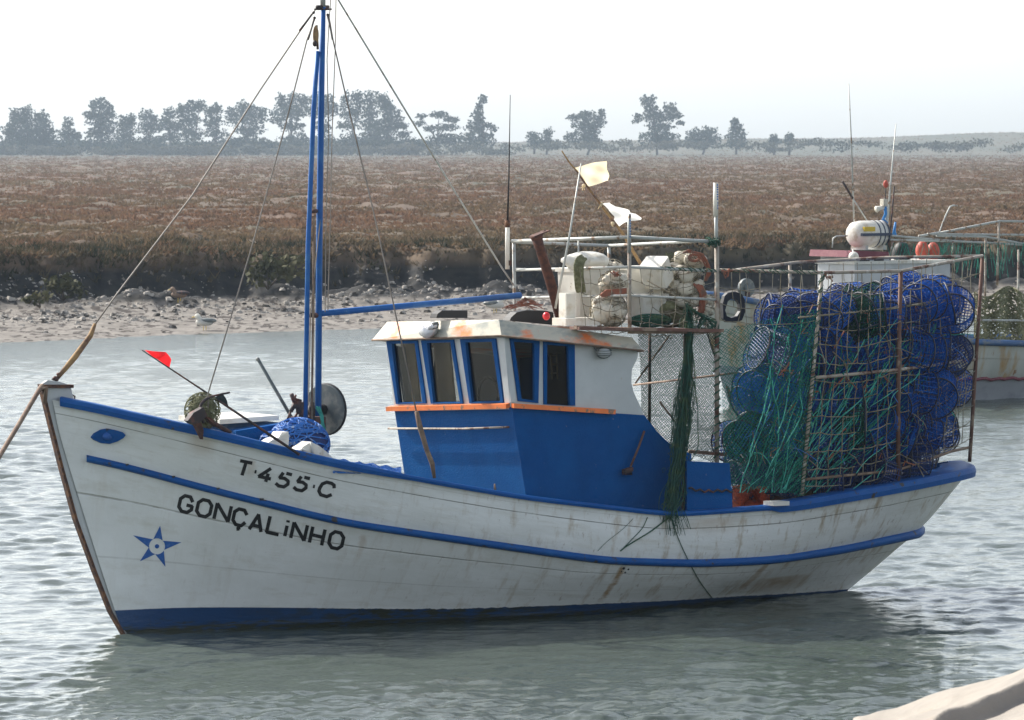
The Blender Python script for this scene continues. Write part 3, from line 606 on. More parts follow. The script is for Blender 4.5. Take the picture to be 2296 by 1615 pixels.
    for g0 in (.74, 1.45): col = mix(mth('MULTIPLY', band(sw, g0, .004, .01), .35), col, (.74, .74, .72))
    # chips
    col = mix(rng(noise(22, (1, 1.2, 1), 4), .735, .755), col, (.09, .07, .05))
    # boot top
    edge = mth('ADD', G_, mth('MULTIPLY', mth('SUBTRACT', noise(4, (2, .0, 1), 6, .7), .5), rng(S_, 1.5, 3, .01, .14)))
    boot = mix(rng(noise(2, (1, 1, 1)), .4, .6), (.006, .042, .13), (.008, .05, .15))
    weed = rng(mth('ADD', noise(5, (1, .8, 1), 7, .7), mth('MULTIPLY', mth('SUBTRACT', G_, 2.0), .28)), .60, .72)
    mid = mth('MULTIPLY', band(S_, 2.9, .7, 1.2), rng(noise(6, (1, 1, 1)), .42, .56)); boot = mix(mth('MAXIMUM', weed, mid), boot, (.025, .03, .018))
    col = mix(rng(edge, 1.995, 2.0), col, boot)
    L(col, b.inputs['Base Color']); b.inputs['Roughness'].default_value = .42
    bu = n.new('ShaderNodeBump'); bu.inputs['Distance'].default_value = .012; L(mth('ADD', noise(2.2, (1, 1.3, 1), 6, .6), mth('MULTIPLY', mth('ADD', band(sw, .31, .003, .006), band(sw, 1.27, .003, .006)), -.35)), bu.inputs['Height']); L(bu.outputs[0], b.inputs['Normal'])
    return m
def make_hull():
    vs = []; fs = []; uvs = []; org = ORG[BOAT.name]
    for side in (1, -1):
        o = len(vs)
        for g in GS:
            for i in range(NQ + 1):
                p = hull_pt(g, i / NQ, side); vs.append(BP(*p) - org); uvs.append((p.x, g))
        for a in range(len(GS) - 1):
            for i in range(NQ):
                k = o + a * (NQ + 1) + i; f = [k, k + 1, k + NQ + 2, k + NQ + 1]; fs.append(f if side < 0 else f[::-1])
    me = bpy.data.meshes.new('hull'); me.from_pydata(vs, [], fs); l = me.uv_layers.new(name='UVMap')
    for lp in me.loops: l.data[lp.index].uv = uvs[lp.vertex_index]
    me.polygons.foreach_set('use_smooth', [True] * len(fs)); me.materials.append(hull_mat()); me.update()
    o = bpy.data.objects.new('hull', me); COL.objects.link(o); o.parent = BOAT; ORG[o.name] = org
    return o, BVHTree.FromPolygons([v + org for v in vs], fs)
HULL, HB = make_hull()
def on_hull(u, v, off=.004):
    d = ray(u, v).normalized(); h = HB.ray_cast(Vector((0, 0, EYE)), d)
    return None if h[0] is None else h[0] - d * off
def sheer(s, side=1, db=0, dz=0):
    b = LC[0][0](s); z = LC[0][1](s); z -= (.15 * b if side < 0 else 0); return BP(s, side * (b + db), z + dz)
def rub(s, db=0, dz=0, side=1):
    b = LC[1][0](s); z = LC[1][1](s); z -= (.15 * b * .6 if side < 0 else 0); return BP(s, side * (b + db), z + dz)
def ring(level, n=130, s_from=None):     # closed port + starboard path with outward normals
    pts = []
    for side in (1, -1):
        row = []
        for i in range(n + 1):
            q = i / n; s, b, z = level_pt(level, q, side)
            if s_from is not None and s < s_from: continue
            row.append(Vector((s, b, z)))
        pts.append(row)
    return pts[0] + pts[1][::-1][1:]
def sweep(mb, path, prof):   # prof(s) -> list of (out, up) corners; path in boat coordinates
    N = len(path); vs = []; m = None
    for i, p in enumerate(path):
        d = path[min(i + 1, N - 1)] - path[max(i - 1, 0)]; d.z = 0; d.normalize(); out = Vector((-d.y, d.x, 0))
        pr = prof(p.x); m = len(pr)
        for (a, b) in pr: q = p + out * a; vs.append(BP(q.x, q.y, q.z + b))
    fs = [[i * m + k, i * m + (k + 1) % m, (i + 1) * m + (k + 1) % m, (i + 1) * m + k] for i in range(N - 1) for k in range(m)]
    fs += [list(range(m))[::-1], [(N - 1) * m + k for k in range(m)]]
    mb.add(vs, fs)
def capprof(s):
    h = interp(s, [(-1, .042), (1.8, .040), (2.3, .024), (6.25, .022), (6.3, .05), (9.6, .052)]); wi = interp(s, [(-1, .06), (2, .10), (6.2, .1), (7, .16), (9, .26), (9.6, .32)])
    wi = min(wi, .8 * max(LC[0][0](min(s, 9.5)), .08)); o = interp(s, [(-1, .045), (2, .035), (6.2, .03), (6.4, .055), (9.6, .06)])
    return [(o, -h), (o + .008, 0), (o - .005, h * .8), (o - .02, h), (-wi, h), (-wi, -h)]
b = MB(); b.smooth = False; sweep(b, ring(0, 130, -.68), capprof); part(b, 'cap_rail', ['rail'], BOAT)
b = MB()
for side in (1, -1):
    rw = []
    for i in range(91):
        q = lerp(.004, .996, i / 90); p = hull_pt(0, q, side); r_ = hull_pt(.42, q, side); rw.append((BP(p.x, side * max(abs(p.y) - .06, 0), p.z), BP(r_.x, side * max(abs(r_.y) - .07, 0), r_.z)))
    b.add([p for r_ in rw for p in r_], [[i * 2, i * 2 + 1, i * 2 + 3, i * 2 + 2] for i in range(90)])
part(b, 'bulwark', ['boardbrown'], BOAT)
b = MB(); b.smooth = True
def rubprof(s):
    r = interp(s, [(-.6, .034), (2, .037), (5, .040), (8.6, .055), (9, .065)]); return [(r * 1.3 * math.cos(a), r * math.sin(a)) for a in [R(-90 + 36 * k) for k in range(6)]] + [(-.02, r)]
sweep(b, ring(1, 130, -.47), rubprof); part(b, 'rub_rail', ['rail'], BOAT)
b = MB()
for x0, x1, y in ((975, 1060, 548), (1100, 1190, 531), (1222, 1312, 513), (1350, 1440, 487), (1470, 1500, 466)):
    A = T(*c7(x0, y), 1.15); s0, s1 = s_of(A), s_of(T(*c7(x1, y - 14), .95)); s0 = max(s0, 6.2)
    p, q = rub(s0, .01, .036), rub(s1, .01, .038); b.box((p + q) / 2, (q - p) / 2, PX * .028, (0, 0, .010))
part(b, 'bare_wood_patch', ['bundle'], BOAT)
# little black spacers above the rub rail near the bow
b = MB()
for x, y in ((722, 553), (988, 622), (1243, 690), (1495, 750)):
    p = on_hull(*c1(x, y), .0)
    if p: b.box(p, AX * .013, PX * .03, (0, 0, .010))
part(b, 'rub_rail_bolts', ['dark'], BOAT)
# deck and keel-side
b = MB(); rows = []
for i in range(61):
    q = lerp(.02, .97, i / 60); p = hull_pt(.40, q); b_ = max(abs(p.y) - .05, .01); rows.append((BP(p.x, b_, p.z), BP(p.x, 0, p.z - .05 * b_ + .02), BP(p.x, -b_, p.z - .15 * b_)))
b.add([p for r_ in rows for p in r_], [[i * 3 + k, i * 3 + k + 1, i * 3 + k + 4, i * 3 + k + 3] for i in range(60) for k in (0, 1)]); part(b, 'deck', ['deck'], BOAT)
# stem post with its rusty facing
b = MB(); th_ = PX * .040; c0 = lambda u, v: T(u, v, .020)
stem = [(96, 860), (107, 853), (133, 856), (158, 864), (164, 890), (166, 898), (150, 920), (166, 1040), (204, 1165), (272, 1370), (300, 1440), (286, 1440), (278, 1420), (250, 1372), (214, 1280), (172, 1165), (138, 1040), (106, 912)]
b.plate([c0(*p) for p in stem], -th_); part(b, 'stem_post', ['white'], BOAT)
b = MB(); L_ = [(93, 862), (105, 912), (137, 1040), (171, 1165), (213, 1280), (249, 1372), (279, 1424)]
b.plate([T(u - 2, v, .034) for u, v in L_] + [T(u + 4, v, .034) for u, v in L_[::-1]], -PX * .068); part(b, 'stem_band', ['rustor'], BOAT)
b = MB(); b.beam(T(95, 866, 0), T(160, 866, 0), .10, .03); b.tube([T(160, 885, .0), T(168, 889, .0), T(166, 900, 0)], .008); part(b, 'stem_cap', ['rustor'], BOAT)
b = MB(); b.tube([T(118, 852, 0), T(123, 846, 0), T(129, 850, 0), T(135, 843, 0), T(128, 838, 0)], .014, 6); b.ball(T(126, 850, 0), .025); part(b, 'stem_shackle', ['iron'], BOAT)
# hawse plate
b = MB(); hw = [c1(*p) for p in ((518, 395), (535, 372), (575, 350), (610, 344), (650, 352), (695, 365), (712, 382), (700, 398), (665, 418), (620, 432), (575, 428), (535, 410))]
hp = [on_hull(u, v, .0) for u, v in hw]; b.plate(hp, PX * .03); part(b, 'hawse_plate', ['rail'], BOAT)
b = MB(); hc = on_hull(*c1(612, 388), 0); b.ball(hc + PX * .03, .06, .02, .035, axes=(AX, PX, Vector((0, 0, 1)))); part(b, 'hawse_hole', ['star'], BOAT)
# lettering painted on the planks
def stroke_quads(mb, pts, w_, pos):         # pts in glyph space, pos maps to pixels
    px = [pos(*p) for p in pts]
    for i in range(len(px) - 1):
        (x0, y0), (x1, y1) = px[i], px[i + 1]; L = math.hypot(x1 - x0, y1 - y0); dx, dy = (x1 - x0) / L, (y1 - y0) / L; h = w_ / 2
        a0 = -h * .35 if i > 0 else 0; a1 = h * .35 if i < len(px) - 2 else 0; n = max(1, int(L / 8))
        row = [on_hull(x0 + dx * lerp(a0, L + a1, k / n) + sx * -dy * h, y0 + dy * lerp(a0, L + a1, k / n) + sx * dx * h) for k in range(n + 1) for sx in (-1, 1)]
        if any(q is None for q in row): continue
        mb.add(row, [[2 * k, 2 * k + 1, 2 * k + 3, 2 * k + 2] for k in range(n)])
def oct_(x0, x1, y0, y1, a0, a1, cx=.33, cy=.24):
    P = [(x1, y1 - cy), (x1 - cx, y1), (x0 + cx, y1), (x0, y1 - cy), (x0, y0 + cy), (x0 + cx, y0), (x1 - cx, y0), (x1, y0 + cy)]; return P[a0:a1]
GL = {'T': [[(0, 1), (1, 1)], [(.5, 1), (.5, 0)]], '4': [[(.75, 1.02), (.02, .28), (.98, .28)], [(.66, .62), (.66, 0)]],
 '5': [[(.98, 1), (.55, 1)], [(.33, 1), (.18, .58), (.55, .62), (.85, .5), (.9, .28), (.68, .02), (.28, 0), (.02, .14)]],
 'C': [[(.98, .70), (.9, .92), (.7, 1), (.35, 1), (.08, .80), (.0, .5), (.0, .25), (.2, .02), (.65, 0), (.95, .22)]],
 'G': [[(.98, .70), (.72, .98), (.28, .98), (.0, .74), (0, .24), (.28, 0), (.72, 0), (1, .22), (1, .44), (.55, .44)]],
 'O': [[(.28, 1), (0, .76), (0, .24), (.28, 0), (.72, 0), (1, .24), (1, .76), (.72, 1), (.28, 1), (0, .76)]],
 'N': [[(0, 0), (0, 1)], [(0, .98), (1, .02)], [(1, 0), (1, 1)]],
 'Q': [[(.98, .72), (.72, .98), (.28, .98), (0, .76), (0, .24), (.28, 0), (.72, 0), (.98, .26)], [(.55, -.08), (.6, -.22), (.42, -.26)]],
 'A': [[(0, 0), (.5, 1), (1, 0)], [(.2, .3), (.8, .3)]], 'L': [[(0, 1), (0, 0), (.95, 0)]],
 'i': [[(.5, 0), (.5, .66)], [(.5, .86), (.5, 1.0)]], 'H': [[(0, 0), (0, 1)], [(1, 0), (1, 1)], [(0, .5), (1, .5)]], '.': [[(.35, .42), (.75, .42)]]}
def text(items, up, w_, name):
    b = MB()
    for ch, x0, y0, x1, y1 in items:       # bottom-left and bottom-right of the glyph in pixels
        def pos(gx, gy, x0=x0, y0=y0, x1=x1, y1=y1): return (x0 + (x1 - x0) * gx + up[0] * gy, y0 + (y1 - y0) * gx + up[1] * gy)
        for st in GL[ch]: stroke_quads(b, st, w_, pos)
    return part(b, name, ['letter'], BOAT)
def tb(ch, x, y, wd, sl=.235): a = c1(x, y); z = c1(x + wd, y + wd * sl); return (ch, *a, *z)
text([tb('G', 1020, 814, 72), tb('O', 1122, 838, 76), tb('N', 1226, 862, 80), tb('Q', 1330, 890, 72), tb('A', 1428, 922, 68), tb('L', 1528, 938, 72), tb('i', 1626, 960, 12), tb('N', 1666, 972, 76), tb('H', 1773, 998, 70), tb('O', 1880, 1022, 74)], (8, -35.5), 7.8, 'boat_name')
text([tb('T', 1352, 606, 70, .2), tb('.', 1440, 622, 26, .2), tb('4', 1475, 640, 72, .22), tb('5', 1575, 668, 76, .25), tb('5', 1678, 690, 76, .25), tb('.', 1775, 706, 26, .2), tb('C', 1822, 722, 78, .25)], (9.5, -30), 7.6, 'registration_number')
b = MB(); cx, cy = c1(900, 1020)
tips = [c1(*p) for p in ((918, 901), (1040, 997), (948, 1137), (802, 1106), (763, 957))]
for i, t_ in enumerate(tips):
    a0 = math.atan2(t_[1] - cy, t_[0] - cx); q = [(cx + 18.0 * math.cos(a0 + e), cy + 18.0 * math.sin(a0 + e)) for e in (-.62, -.3, 0, .3, .62)]
    P = [on_hull(*p, .004) for p in q] + [on_hull(*t_, .004)]; b.add(P, [[k, k + 1, 5] for k in range(4)])
P = [on_hull(cx + 5 * math.cos(a), cy + 5 * math.sin(a), .005) for a in [i * math.pi / 6 for i in range(12)]]; b.add(P, [list(range(12))])
part(b, 'star_emblem', ['star'], BOAT)
# scupper
b = MB()
for x, y, r_ in ((92, 622, 6), (100, 645, 4), (118, 628, 4), (80, 640, 3)): p = on_hull(*c7(x, y), 0); b.ball(p, r_ / 400)
part(b, 'scupper', ['dark'], BOAT)

# ------------------------------------------------------------ wheelhouse
TC = 1.0
def rp(P, t=TC): return [T(u, v, t) for u, v in P]
nt_, nb_, ft_ = T(1124, 756, TC), T(1187, 1160, TC), T(866, 765, -TC)
FN = (nb_ - nt_).cross(ft_ - nt_).normalized()
if FN.dot(AX) > 0: FN = -FN
def fp(P, off=0): return [plane_hit(u, v, nt_ + FN * off, FN) for u, v in P]
C3 = lambda L: [c3(*p) for p in L]
def inset(poly, k):   # towards the centroid, pixels
    cx = sum(p[0] for p in poly) / len(poly); cy = sum(p[1] for p in poly) / len(poly); out = []
    for x, y in poly: out.append((x + k * (1 if cx > x else -1), y + k * (1 if cy > y else -1)))
    return out
FW = [C3([(143, 284), (333, 280), (388, 668), (203, 672)]), C3([(357, 280), (555, 276), (615, 668), (418, 670)]), C3([(597, 274), (815, 268), (864, 664), (655, 667)])]
SWn = [C3([(893, 268), (1076, 282), (1068, 668), (944, 655)]), C3([(1100, 288), (1292, 304), (1295, 684), (1102, 675)])]
FG = [C3([(177, 300), (318, 298), (366, 662), (218, 664)]), C3([(394, 296), (538, 292), (598, 662), (434, 663)]), C3([(630, 292), (793, 288), (846, 656), (670, 660)])]
SG = [C3([(917, 290), (1042, 298), (1042, 652), (964, 640)]), C3([(1122, 308), (1250, 318), (1262, 682), (1120, 672)])]
WH = MB(); WH.cur = 0
nearbot_u = lambda v: 1124 + (v - 756) * (1187 - 1124) / (1160 - 756)
WH.plate(fp([(866, 765), (1124, 756), (nearbot_u(918), 918), (885, 922)]), -FN * .05, [fp(w_) for w_ in FW])
sup = [(1124, 756), (1432, 788), (1428, 807), (1417, 828), (1415.5, 858), (1421, 880), (1435, 910), (1444, 931), (1146.5, 912)]
WH.plate(rp(sup), -PX * .05, [rp(w_) for w_ in SWn])
WH.cur = 1
WH.plate(fp([(885, 922), (nearbot_u(918), 918), (nearbot_u(1160), 1160), (920, 1150)]), -FN * .05)
slo = [(1147, 912), (1444, 931), (1450, 938), (1472, 967), (1486, 981), (1501, 994), (1522, 1008), (1550, 1018), (1560, 1180), (1187, 1160)]
WH.plate(rp(slo), -PX * .05)
# far wall, back wall
S0 = s_of(nt_); S1 = s_of(T(1432, 788, TC)); Zt = nt_.z
def far(P): return [BP(s_of(p), -TC + .05, p.z - .15) for p in P]
WH.cur = 0; WH.plate(far(rp(sup)), PX * .045, [far(rp(w_)) for w_ in SWn]); WH.cur = 1; WH.plate(far(rp(slo)), PX * .045)
bz = LC[0][1](5) - .3; WH.cur = 1; WH.box(BP(S1 - .12, .62, (Zt + bz) / 2 - .15), PX * .32, AX * .02, (0, 0, (Zt - bz) / 2 - .06)); WH.box(BP(S1 - .12, -.62, (Zt + bz) / 2 - .15), PX * .3, AX * .02, (0, 0, (Zt - bz) / 2 - .12))
WH.cur = 0; g_ = WH
WHo = part(WH, 'wheelhouse', ['white', 'blue'], BOAT)
def win(outer, inner, hit, nrm):
    b = MB(); o = hit(outer); i_ = hit(inner); b.plate([p + nrm * .016 for p in o], -nrm * .05, [[p + nrm * .016 for p in i_]]); part(b, 'window_frame', ['blue'], WHo)
    b = MB(); b.plate([p - nrm * .012 for p in i_], -nrm * .006); part(b, 'window_pane', ['glass'], WHo)
for o_, i_ in zip(FW, FG): win(o_, i_, fp, FN)
for o_, i_ in zip(SWn, SG): win(o_, i_, rp, PX)
# things seen through the glass
FU = Vector((0, 0, 1)); FR = FU.cross(FN).normalized()
b = MB()
for L_ in ([(222, 290), (305, 288), (345, 690), (262, 692)], [(425, 290), (520, 288), (560, 690), (455, 692)]): b.plate(fp(C3(L_), -.14), -FN * .02)
part(b, 'window_board', ['curtain'], WHo)
b = MB(); b.box(BP(S0 + .55, 0, nt_.z - 1.15), AX * .25, PX * .85, (0, 0, .30)); b.tube([BP(S0 + .6, -.2 + .18 * math.cos(a), nt_.z - .62 + .18 * math.sin(a)) for a in [k * .35 for k in range(19)]], .016, 5)
b.box(BP(S1 - .2, -.05, nt_.z - .75), AX * .02, PX * .34, (0, 0, .7)); part(b, 'helm', ['interior'], WHo)
b = MB()
for du in (0, 34): b.tube([T(*c3(1150 + du, 360), .2), T(*c3(1158 + du, 520), .2)], .008, 5)
for k in range(3): b.tube([T(*c3(1150, 375 + k * 55), .2), T(*c3(1190, 372 + k * 55), .2)], .008, 5)
part(b, 'wheelhouse_ladder', ['curtain'], WHo)
# corner post, sills
b = MB(); b.plate([p + FN * .012 for p in fp(C3([(828, 262), (868, 262), (903, 664), (872, 664)]))], -FN * .02); b.plate([p + PX * .012 for p in rp(C3([(846, 262), (886, 268), (934, 664), (900, 660)]))], -PX * .02); part(b, 'corner_post', ['white'], WHo)
b = MB(); b.plate([p + FN * .055 for p in fp(C3([(160, 684), (902, 666), (902, 694), (163, 711)]))], -FN * .052); part(b, 'front_sill', ['orange'], WHo)
b = MB(); b.plate([p + PX * .05 for p in rp(C3([(905, 668), (1533, 706), (1530, 735), (905, 697)]))], -PX * .048); part(b, 'side_sill', ['orange'], WHo)
# roof: sloped fascia all round
lo_ = [T(1124, 753.5, 1.10), T(1443, 787, 1.10)]; f1 = T(834, 763, -1.12); lo_ += [BP(s_of(lo_[1]), -1.1, lo_[1].z - .17), f1]
up_ = [T(1119, 717, 1.00), T(1417, 757, 1.00)]; f2 = T(868, 722, -1.02); up_ += [BP(s_of(up_[1]), -1.0, up_[1].z - .16), f2]
b = MB(); mid_ = (up_[0] + up_[2]) / 2 + Vector((0, 0, .05)); b.add(lo_ + up_ + [mid_], [[0, 3, 2, 1], [0, 1, 5, 4], [1, 2, 6, 5], [2, 3, 7, 6], [3, 0, 4, 7], [4, 5, 8], [5, 6, 8], [6, 7, 8], [7, 4, 8]]); part(b, 'wheelhouse_roof', ['roof'], WHo)
b = MB(); b.tube([lo_[0], lo_[1]], .010, 5); b.tube([lo_[3], lo_[0]], .010, 5); b.tube([lo_[1], lo_[2]], .01, 5); part(b, 'roof_drip_edge', ['wood'], WHo)
# lamps
P0 = plane_hit(*c3(395, 220), nt_ + FN * .1, FN); b = MB(); b.ball(P0, .11, .08, .075, lump=.05, seed=3, axes=(FR, FN, FU)); b.ball(P0 + FR * .085 + FU * .045, .05, .06, .04, lump=.05, axes=(FR, FN, FU)); part(b, 'foil_wrapped_lamp', ['chrome'], WHo)
b = MB(); b.box(P0 + FR * .11 + FU * .05, FR * .02, FN * .03, FU * .03); part(b, 'lamp_bracket', ['darkgrey'], WHo)
P0 = T(*c3(1475, 358), 1.06); b = MB(); b.ball(P0, .075, .06, .048, axes=(AX, PX, FU)); part(b, 'bulkhead_lamp', ['lampglass'], WHo)
b = MB()
for k in (-.4, .0, .4): b.tube([P0 + AX * (.08 * math.cos(a)) + PX * (.065 * math.sin(a)) + FU * k * .05 for a in [q * math.pi / 8 for q in range(9)]], .004, 4)
b.tube([P0 + AX * .078 * math.cos(a) + FU * .05 * math.sin(a) + PX * .0 for a in [q * math.pi / 8 for q in range(17)]], .009, 5); b.tube([P0 - AX * .07, T(*c3(1415, 325), 1.02)], .006, 4); part(b, 'lamp_guard', ['darkgrey'], WHo)
b = MB(); h = fp(C3([(150, 824), (330, 825), (610, 826), (890, 815)]), .05); b.tube(h, .011, 6); b.tube([h[1], h[1] - FN * .06], .01, 5); b.tube([h[2], h[2] - FN * .06], .01, 5); part(b, 'hand_rail', ['pipe'], WHo)
for pts, nm in (([(445, 140), (452, 118), (480, 97), (636, 97), (636, 144), (445, 144)], 'roof_vent'), ([(895, 160), (905, 140), (940, 108), (1000, 96), (1120, 98), (1165, 110), (1170, 186), (895, 160)], 'roof_vent')):
    b = MB(); b.plate([T(*c3(*p), .05) for p in pts], -PX * .12); part(b, nm, ['dark'], WHo)
# blue board aft of the wheelhouse and small post
b = MB(); b.plate([T(u, v, 1.30) for u, v in ((1540, 1034), (1636, 1039), (1643, 1148), (1540, 1150))], -PX * .03); part(b, 'side_board', ['blue'], BOAT)
b = MB(); b.tube([T(*c3(803, 1165), 1.38), T(*c3(806, 1212), 1.38)], [.008, .016], 6); part(b, 'rail_pin', ['wood'], BOAT)
b = MB(); pts = [T(*c3(2000 + k * 27, 1192 + 8 * math.sin(k * .5) + k * 2.6), 1.32) for k in range(11)]
for i in range(10): b.tube([pts[i], (pts[i] + pts[i + 1]) / 2 + Vector((0, 0, .012 * (-1) ** i)), pts[i + 1]], .010, 5)
part(b, 'chain', ['iron'], BOAT)
# ------------------------------------------------------------ mast, boom and stays
def pipe(name, pts, r, m, parent=BOAT, n=8):
    b = MB(); b.tube(pts, r, n); return part(b, name, [m], parent)
ms = s_of(T(713, 940, 0))
pipe('mast_pole', [T(713, 990, 0), T(716, 540, 0), T(720, 250, 0), T(724, 16, 0)], [.030, .030, .029, .027], 'mastblue_sunlit', n=12)
pipe('mast_pole', [T(684, 955, .12), T(691, 545, .08), T(703, 250, .02), T(712, 115, -.0)], .023, 'mastblue_sunlit', n=12)
pipe('mast_head', [T(724, 18, 0), T(724.5, -75, 0)], .026, 'galv', n=10)
pipe('hoist_pole', [T(699, 940, .14), T(702, 700, .12), T(704, 485, .1)], .012, 'wood', n=6)
b = MB(); b.ball(T(*c8(370, 235), .06), .030, .022, .09, axes=(AX, PX, FU)); part(b, 'pulley_block', ['sleeve'], BOAT)
b = MB(); b.ball(T(*c8(364, 290), .07), .022, .02, .03); b.tube([T(*c8(375, 168), .05), T(*c8(383, 330), .05)], .012, 5); part(b, 'pulley_strap', ['iron'], BOAT)
b = MB(); b.tube([T(*c8(350, 1405), .06), T(*c8(372, 1405), 0)], .022, 6); part(b, 'mast_ring', ['iron'], BOAT)
b = MB(); b.tube([T(711, 16, .05), T(735, 16, -.05)], .02, 6); b.tube([T(705, 21, .02), T(743, 21, .02)], .010, 5)
for x, y in ((355, 85), (440, 60), (450, 100), (362, 120)): b.ball(T(*c8(x, y), .02), .014)
part(b, 'mast_fitting', ['iron'], BOAT)
pipe('gooseneck', [T(694, 706, .03), T(712, 708, .0)], .024, 'iron', n=8)
pipe('boom', [T(719, 703, 0), T(940, 683.5, -.35), T(1166, 662.5, -.75)], .030, 'mastblue_sunlit', n=12)
pipe('halyard', [T(*c8(505, -40), .0), T(*c8(500, 300), 0), T(*c8(478, 900), 0), T(741, 480, 0), T(735, 700, 0)], .0045, 'wire', n=4)
pipe('halyard', [T(*c8(470, -10), .1), T(*c8(458, 150), .1), T(*c8(445, 400), .1), T(*c8(456, 900), .1), T(731, 480, .1), T(729, 700, .1)], .0045, 'wire', n=4)
pipe('halyard', [T(*c8(405, 1420), .02), T(696, 700, .08), T(692, 900, .08)], .005, 'wire', n=4)
pipe('forestay', [T(*c8(365, 70), 0), T(*c8(262, 212), 0), T(*c8(0, 600), 0), T(430, 440, 0), T(262, 660, 0), T(213, 728, 0)], .008, 'wire', n=5)
pipe('forestay_sleeve', [T(213, 726, 0), T(203, 752, 0), T(168, 800, 0), T(150, 822, 0), T(130, 846, 0)], [.016, .026, .030, .026, .02], 'sleeve', n=7)
sh = sheer(.45); pipe('shroud', [T(*c8(365, 120), .02), T(*c8(310, 270), .1), T(640, 280, .3), T(567, 545, .6), T(466, 884, .85), sh + Vector((0, 0, .03))], .007, 'wire', n=5)
pipe('shroud', [T(*c8(445, 95), .02), T(*c8(485, 270), .1), T(781, 240, .3), T(841, 490, .8), T(870, 625, 1.0), T(934, 925, 1.36)], .007, 'wire', n=5)
pipe('shroud_sleeve', [T(934, 923, 1.37), T(941, 955, 1.37), T(957, 1010, 1.37), T(969, 1040, 1.37), T(974, 1072, 1.37)], [.020, .026, .023, .024, .015], 'wood', n=7)
pipe('backstay', [T(*c8(470, -100), 0), T(*c8(520, 0), -.05), T(*c8(860, 560), -.3), T(1020, 430, -.6), T(1125, 600, -.9), T(1152, 640, -.95)], .009, 'galv', n=5)
for a in (((345, 95), (262, 205)), ((358, 130), (318, 265)), ((455, 110), (482, 265))):
    pipe('turnbuckle', [T(*c8(*a[0]), .03), T(*c8(*a[1]), .08)], .010, 'iron', n=5)
# foredeck: hatch, winch, capstan wheel
ZF = LC[0][1](1.0) - .36
hb = [T(*c9(*p), 0.25) for p in ((430, 425), (1000, 385), (1000, 350), (700, 352), (418, 398))]
b = MB(); b.plate([T(*c9(*p), .25) for p in ((425, 428), (640, 430), (1000, 395), (1000, 372), (640, 415), (420, 412))], -PX * .02)
q0, q1 = T(*c9(430, 420), .25), T(*c9(1000, 380), .25)
b = MB(); b.box(BP(s_of(q0) * .5 + s_of(q1) * .5, -.12, (q0.z + q1.z) / 2 + .03), (q1 - q0) / 2, PX * .40, (0, 0, .022)); part(b, 'hatch_lid', ['plastic'], BOAT)
q0, q1 = T(*c9(560, 490), .35), T(*c9(1040, 412), .35)
b = MB(); b.box((q0 + q1) / 2 - PX * .3 - Vector((0, 0, .15)), (q1 - q0) / 2, PX * .38, (0, 0, .165)); part(b, 'hatch_coaming', ['blue'], BOAT)
wc = T(729, 918, -.12); b = MB(); wn = (AX * .94 - PX * .34).normalized(); wa = wn.cross(FU)
b.tube([wc - wn * .02, wc + wn * .02], .235, 30, smooth=False); part(b, 'hauler_wheel', ['darkgrey'], BOAT)
b = MB(); b.tube([wc + (wa * math.cos(a) + FU * math.sin(a)) * .235 + wn * .02 for a in [k * math.pi / 16 for k in range(33)]], .014, 6); b.tube([wc - wn * .22, wc], .05, 8); part(b, 'hauler_rim', ['dark'], BOAT)
b = MB()
for (x0, y0), (x1, y1), r_ in (((1135, 120), (1165, 195), .022), ((1165, 170), (1230, 190), .016), ((1180, 200), (1130, 290), .02), ((1200, 190), (1215, 310), .035), ((1130, 290), (1095, 375), .012), ((1190, 310), (1155, 365), .012), ((1240, 200), (1260, 420), .05), ((1330, 200), (1340, 460), .03), ((1150, 230), (1280, 260), .03), ((1160, 185), (1180, 130), .01)):
    b.tube([T(*c9(x0, y0), .08), T(*c9(x1, y1), .08)], r_, 6)
b.box(T(*c9(1300, 440), 0), AX * .12, PX * .12, (0, 0, .10)); part(b, 'winch', ['iron'], BOAT)
b = MB(); rr_ = random.Random(4)
for k in range(14): b.tube(wob([T(*c9(1380 + rr_.uniform(-20, 30), 240 + rr_.uniform(0, 30)), .2), T(*c9(1430 + rr_.uniform(-15, 20), 330), .2), T(*c9(1442 + rr_.uniform(-22, 18), 450), .2), T(*c9(1438 + rr_.uniform(-18, 30), 600 + rr_.uniform(-20, 50)), .2)], .006, rr_), .004, 4)
part(b, 'winch_rope', ['ropeteal'], BOAT)
# exhaust pipe and aerials on the roof
pipe('exhaust_pipe', [T(*c4(520, 1440), -.15), T(*c4(420, 1090), -.15), T(*c4(330, 800), -.15), T(*c4(312, 740), -.15)], [.052, .05, .048, .055], 'rust', n=14)
b = MB(); b.tube([T(*c4(312, 742), -.15), T(*c4(305, 712), -.15)], [.055, .072], 12); b.box(T(*c4(330, 700), -.15), AX * .09 + FU * .03, PX * .05, FU * .006); b.tube([T(*c4(350, 700), -.15), T(*c4(378, 670), -.15)], [.014, .006], 5); part(b, 'exhaust_flap', ['rust'], BOAT)
pipe('aerial_whip', [T(1144, 213, -1.02), T(1141, 400, -1.02), T(1138, 497, -1.02)], [.004, .008, .012], 'dark', n=6)
pipe('aerial_base', [T(1138, 496, -1.02), T(1137.5, 604, -1.02)], .022, 'plastic', n=8)
b = MB(); b.tube([T(1138, 494, -1.02), T(1138, 510, -1.02)], .026, 8); b.box(T(1143, 590, -1.0), AX * .012, PX * .012, FU * .025); part(b, 'aerial_clamp', ['rustor'], BOAT)
pipe('aerial_whip', [T(1303, 367, .3), T(1275, 540, .3), T(1245, 692, .3)], [.007, .012, .014], 'galv', n=6)
pipe('aerial_mast', [T(1605, 480, 1.02), T(1607, 560, 1.02)], .018, 'galv', n=8)
pipe('radio_aerial', [T(1605, 410, 1.02), T(1604.5, 486, 1.02)], .025, 'plastic', n=12)
b = MB()
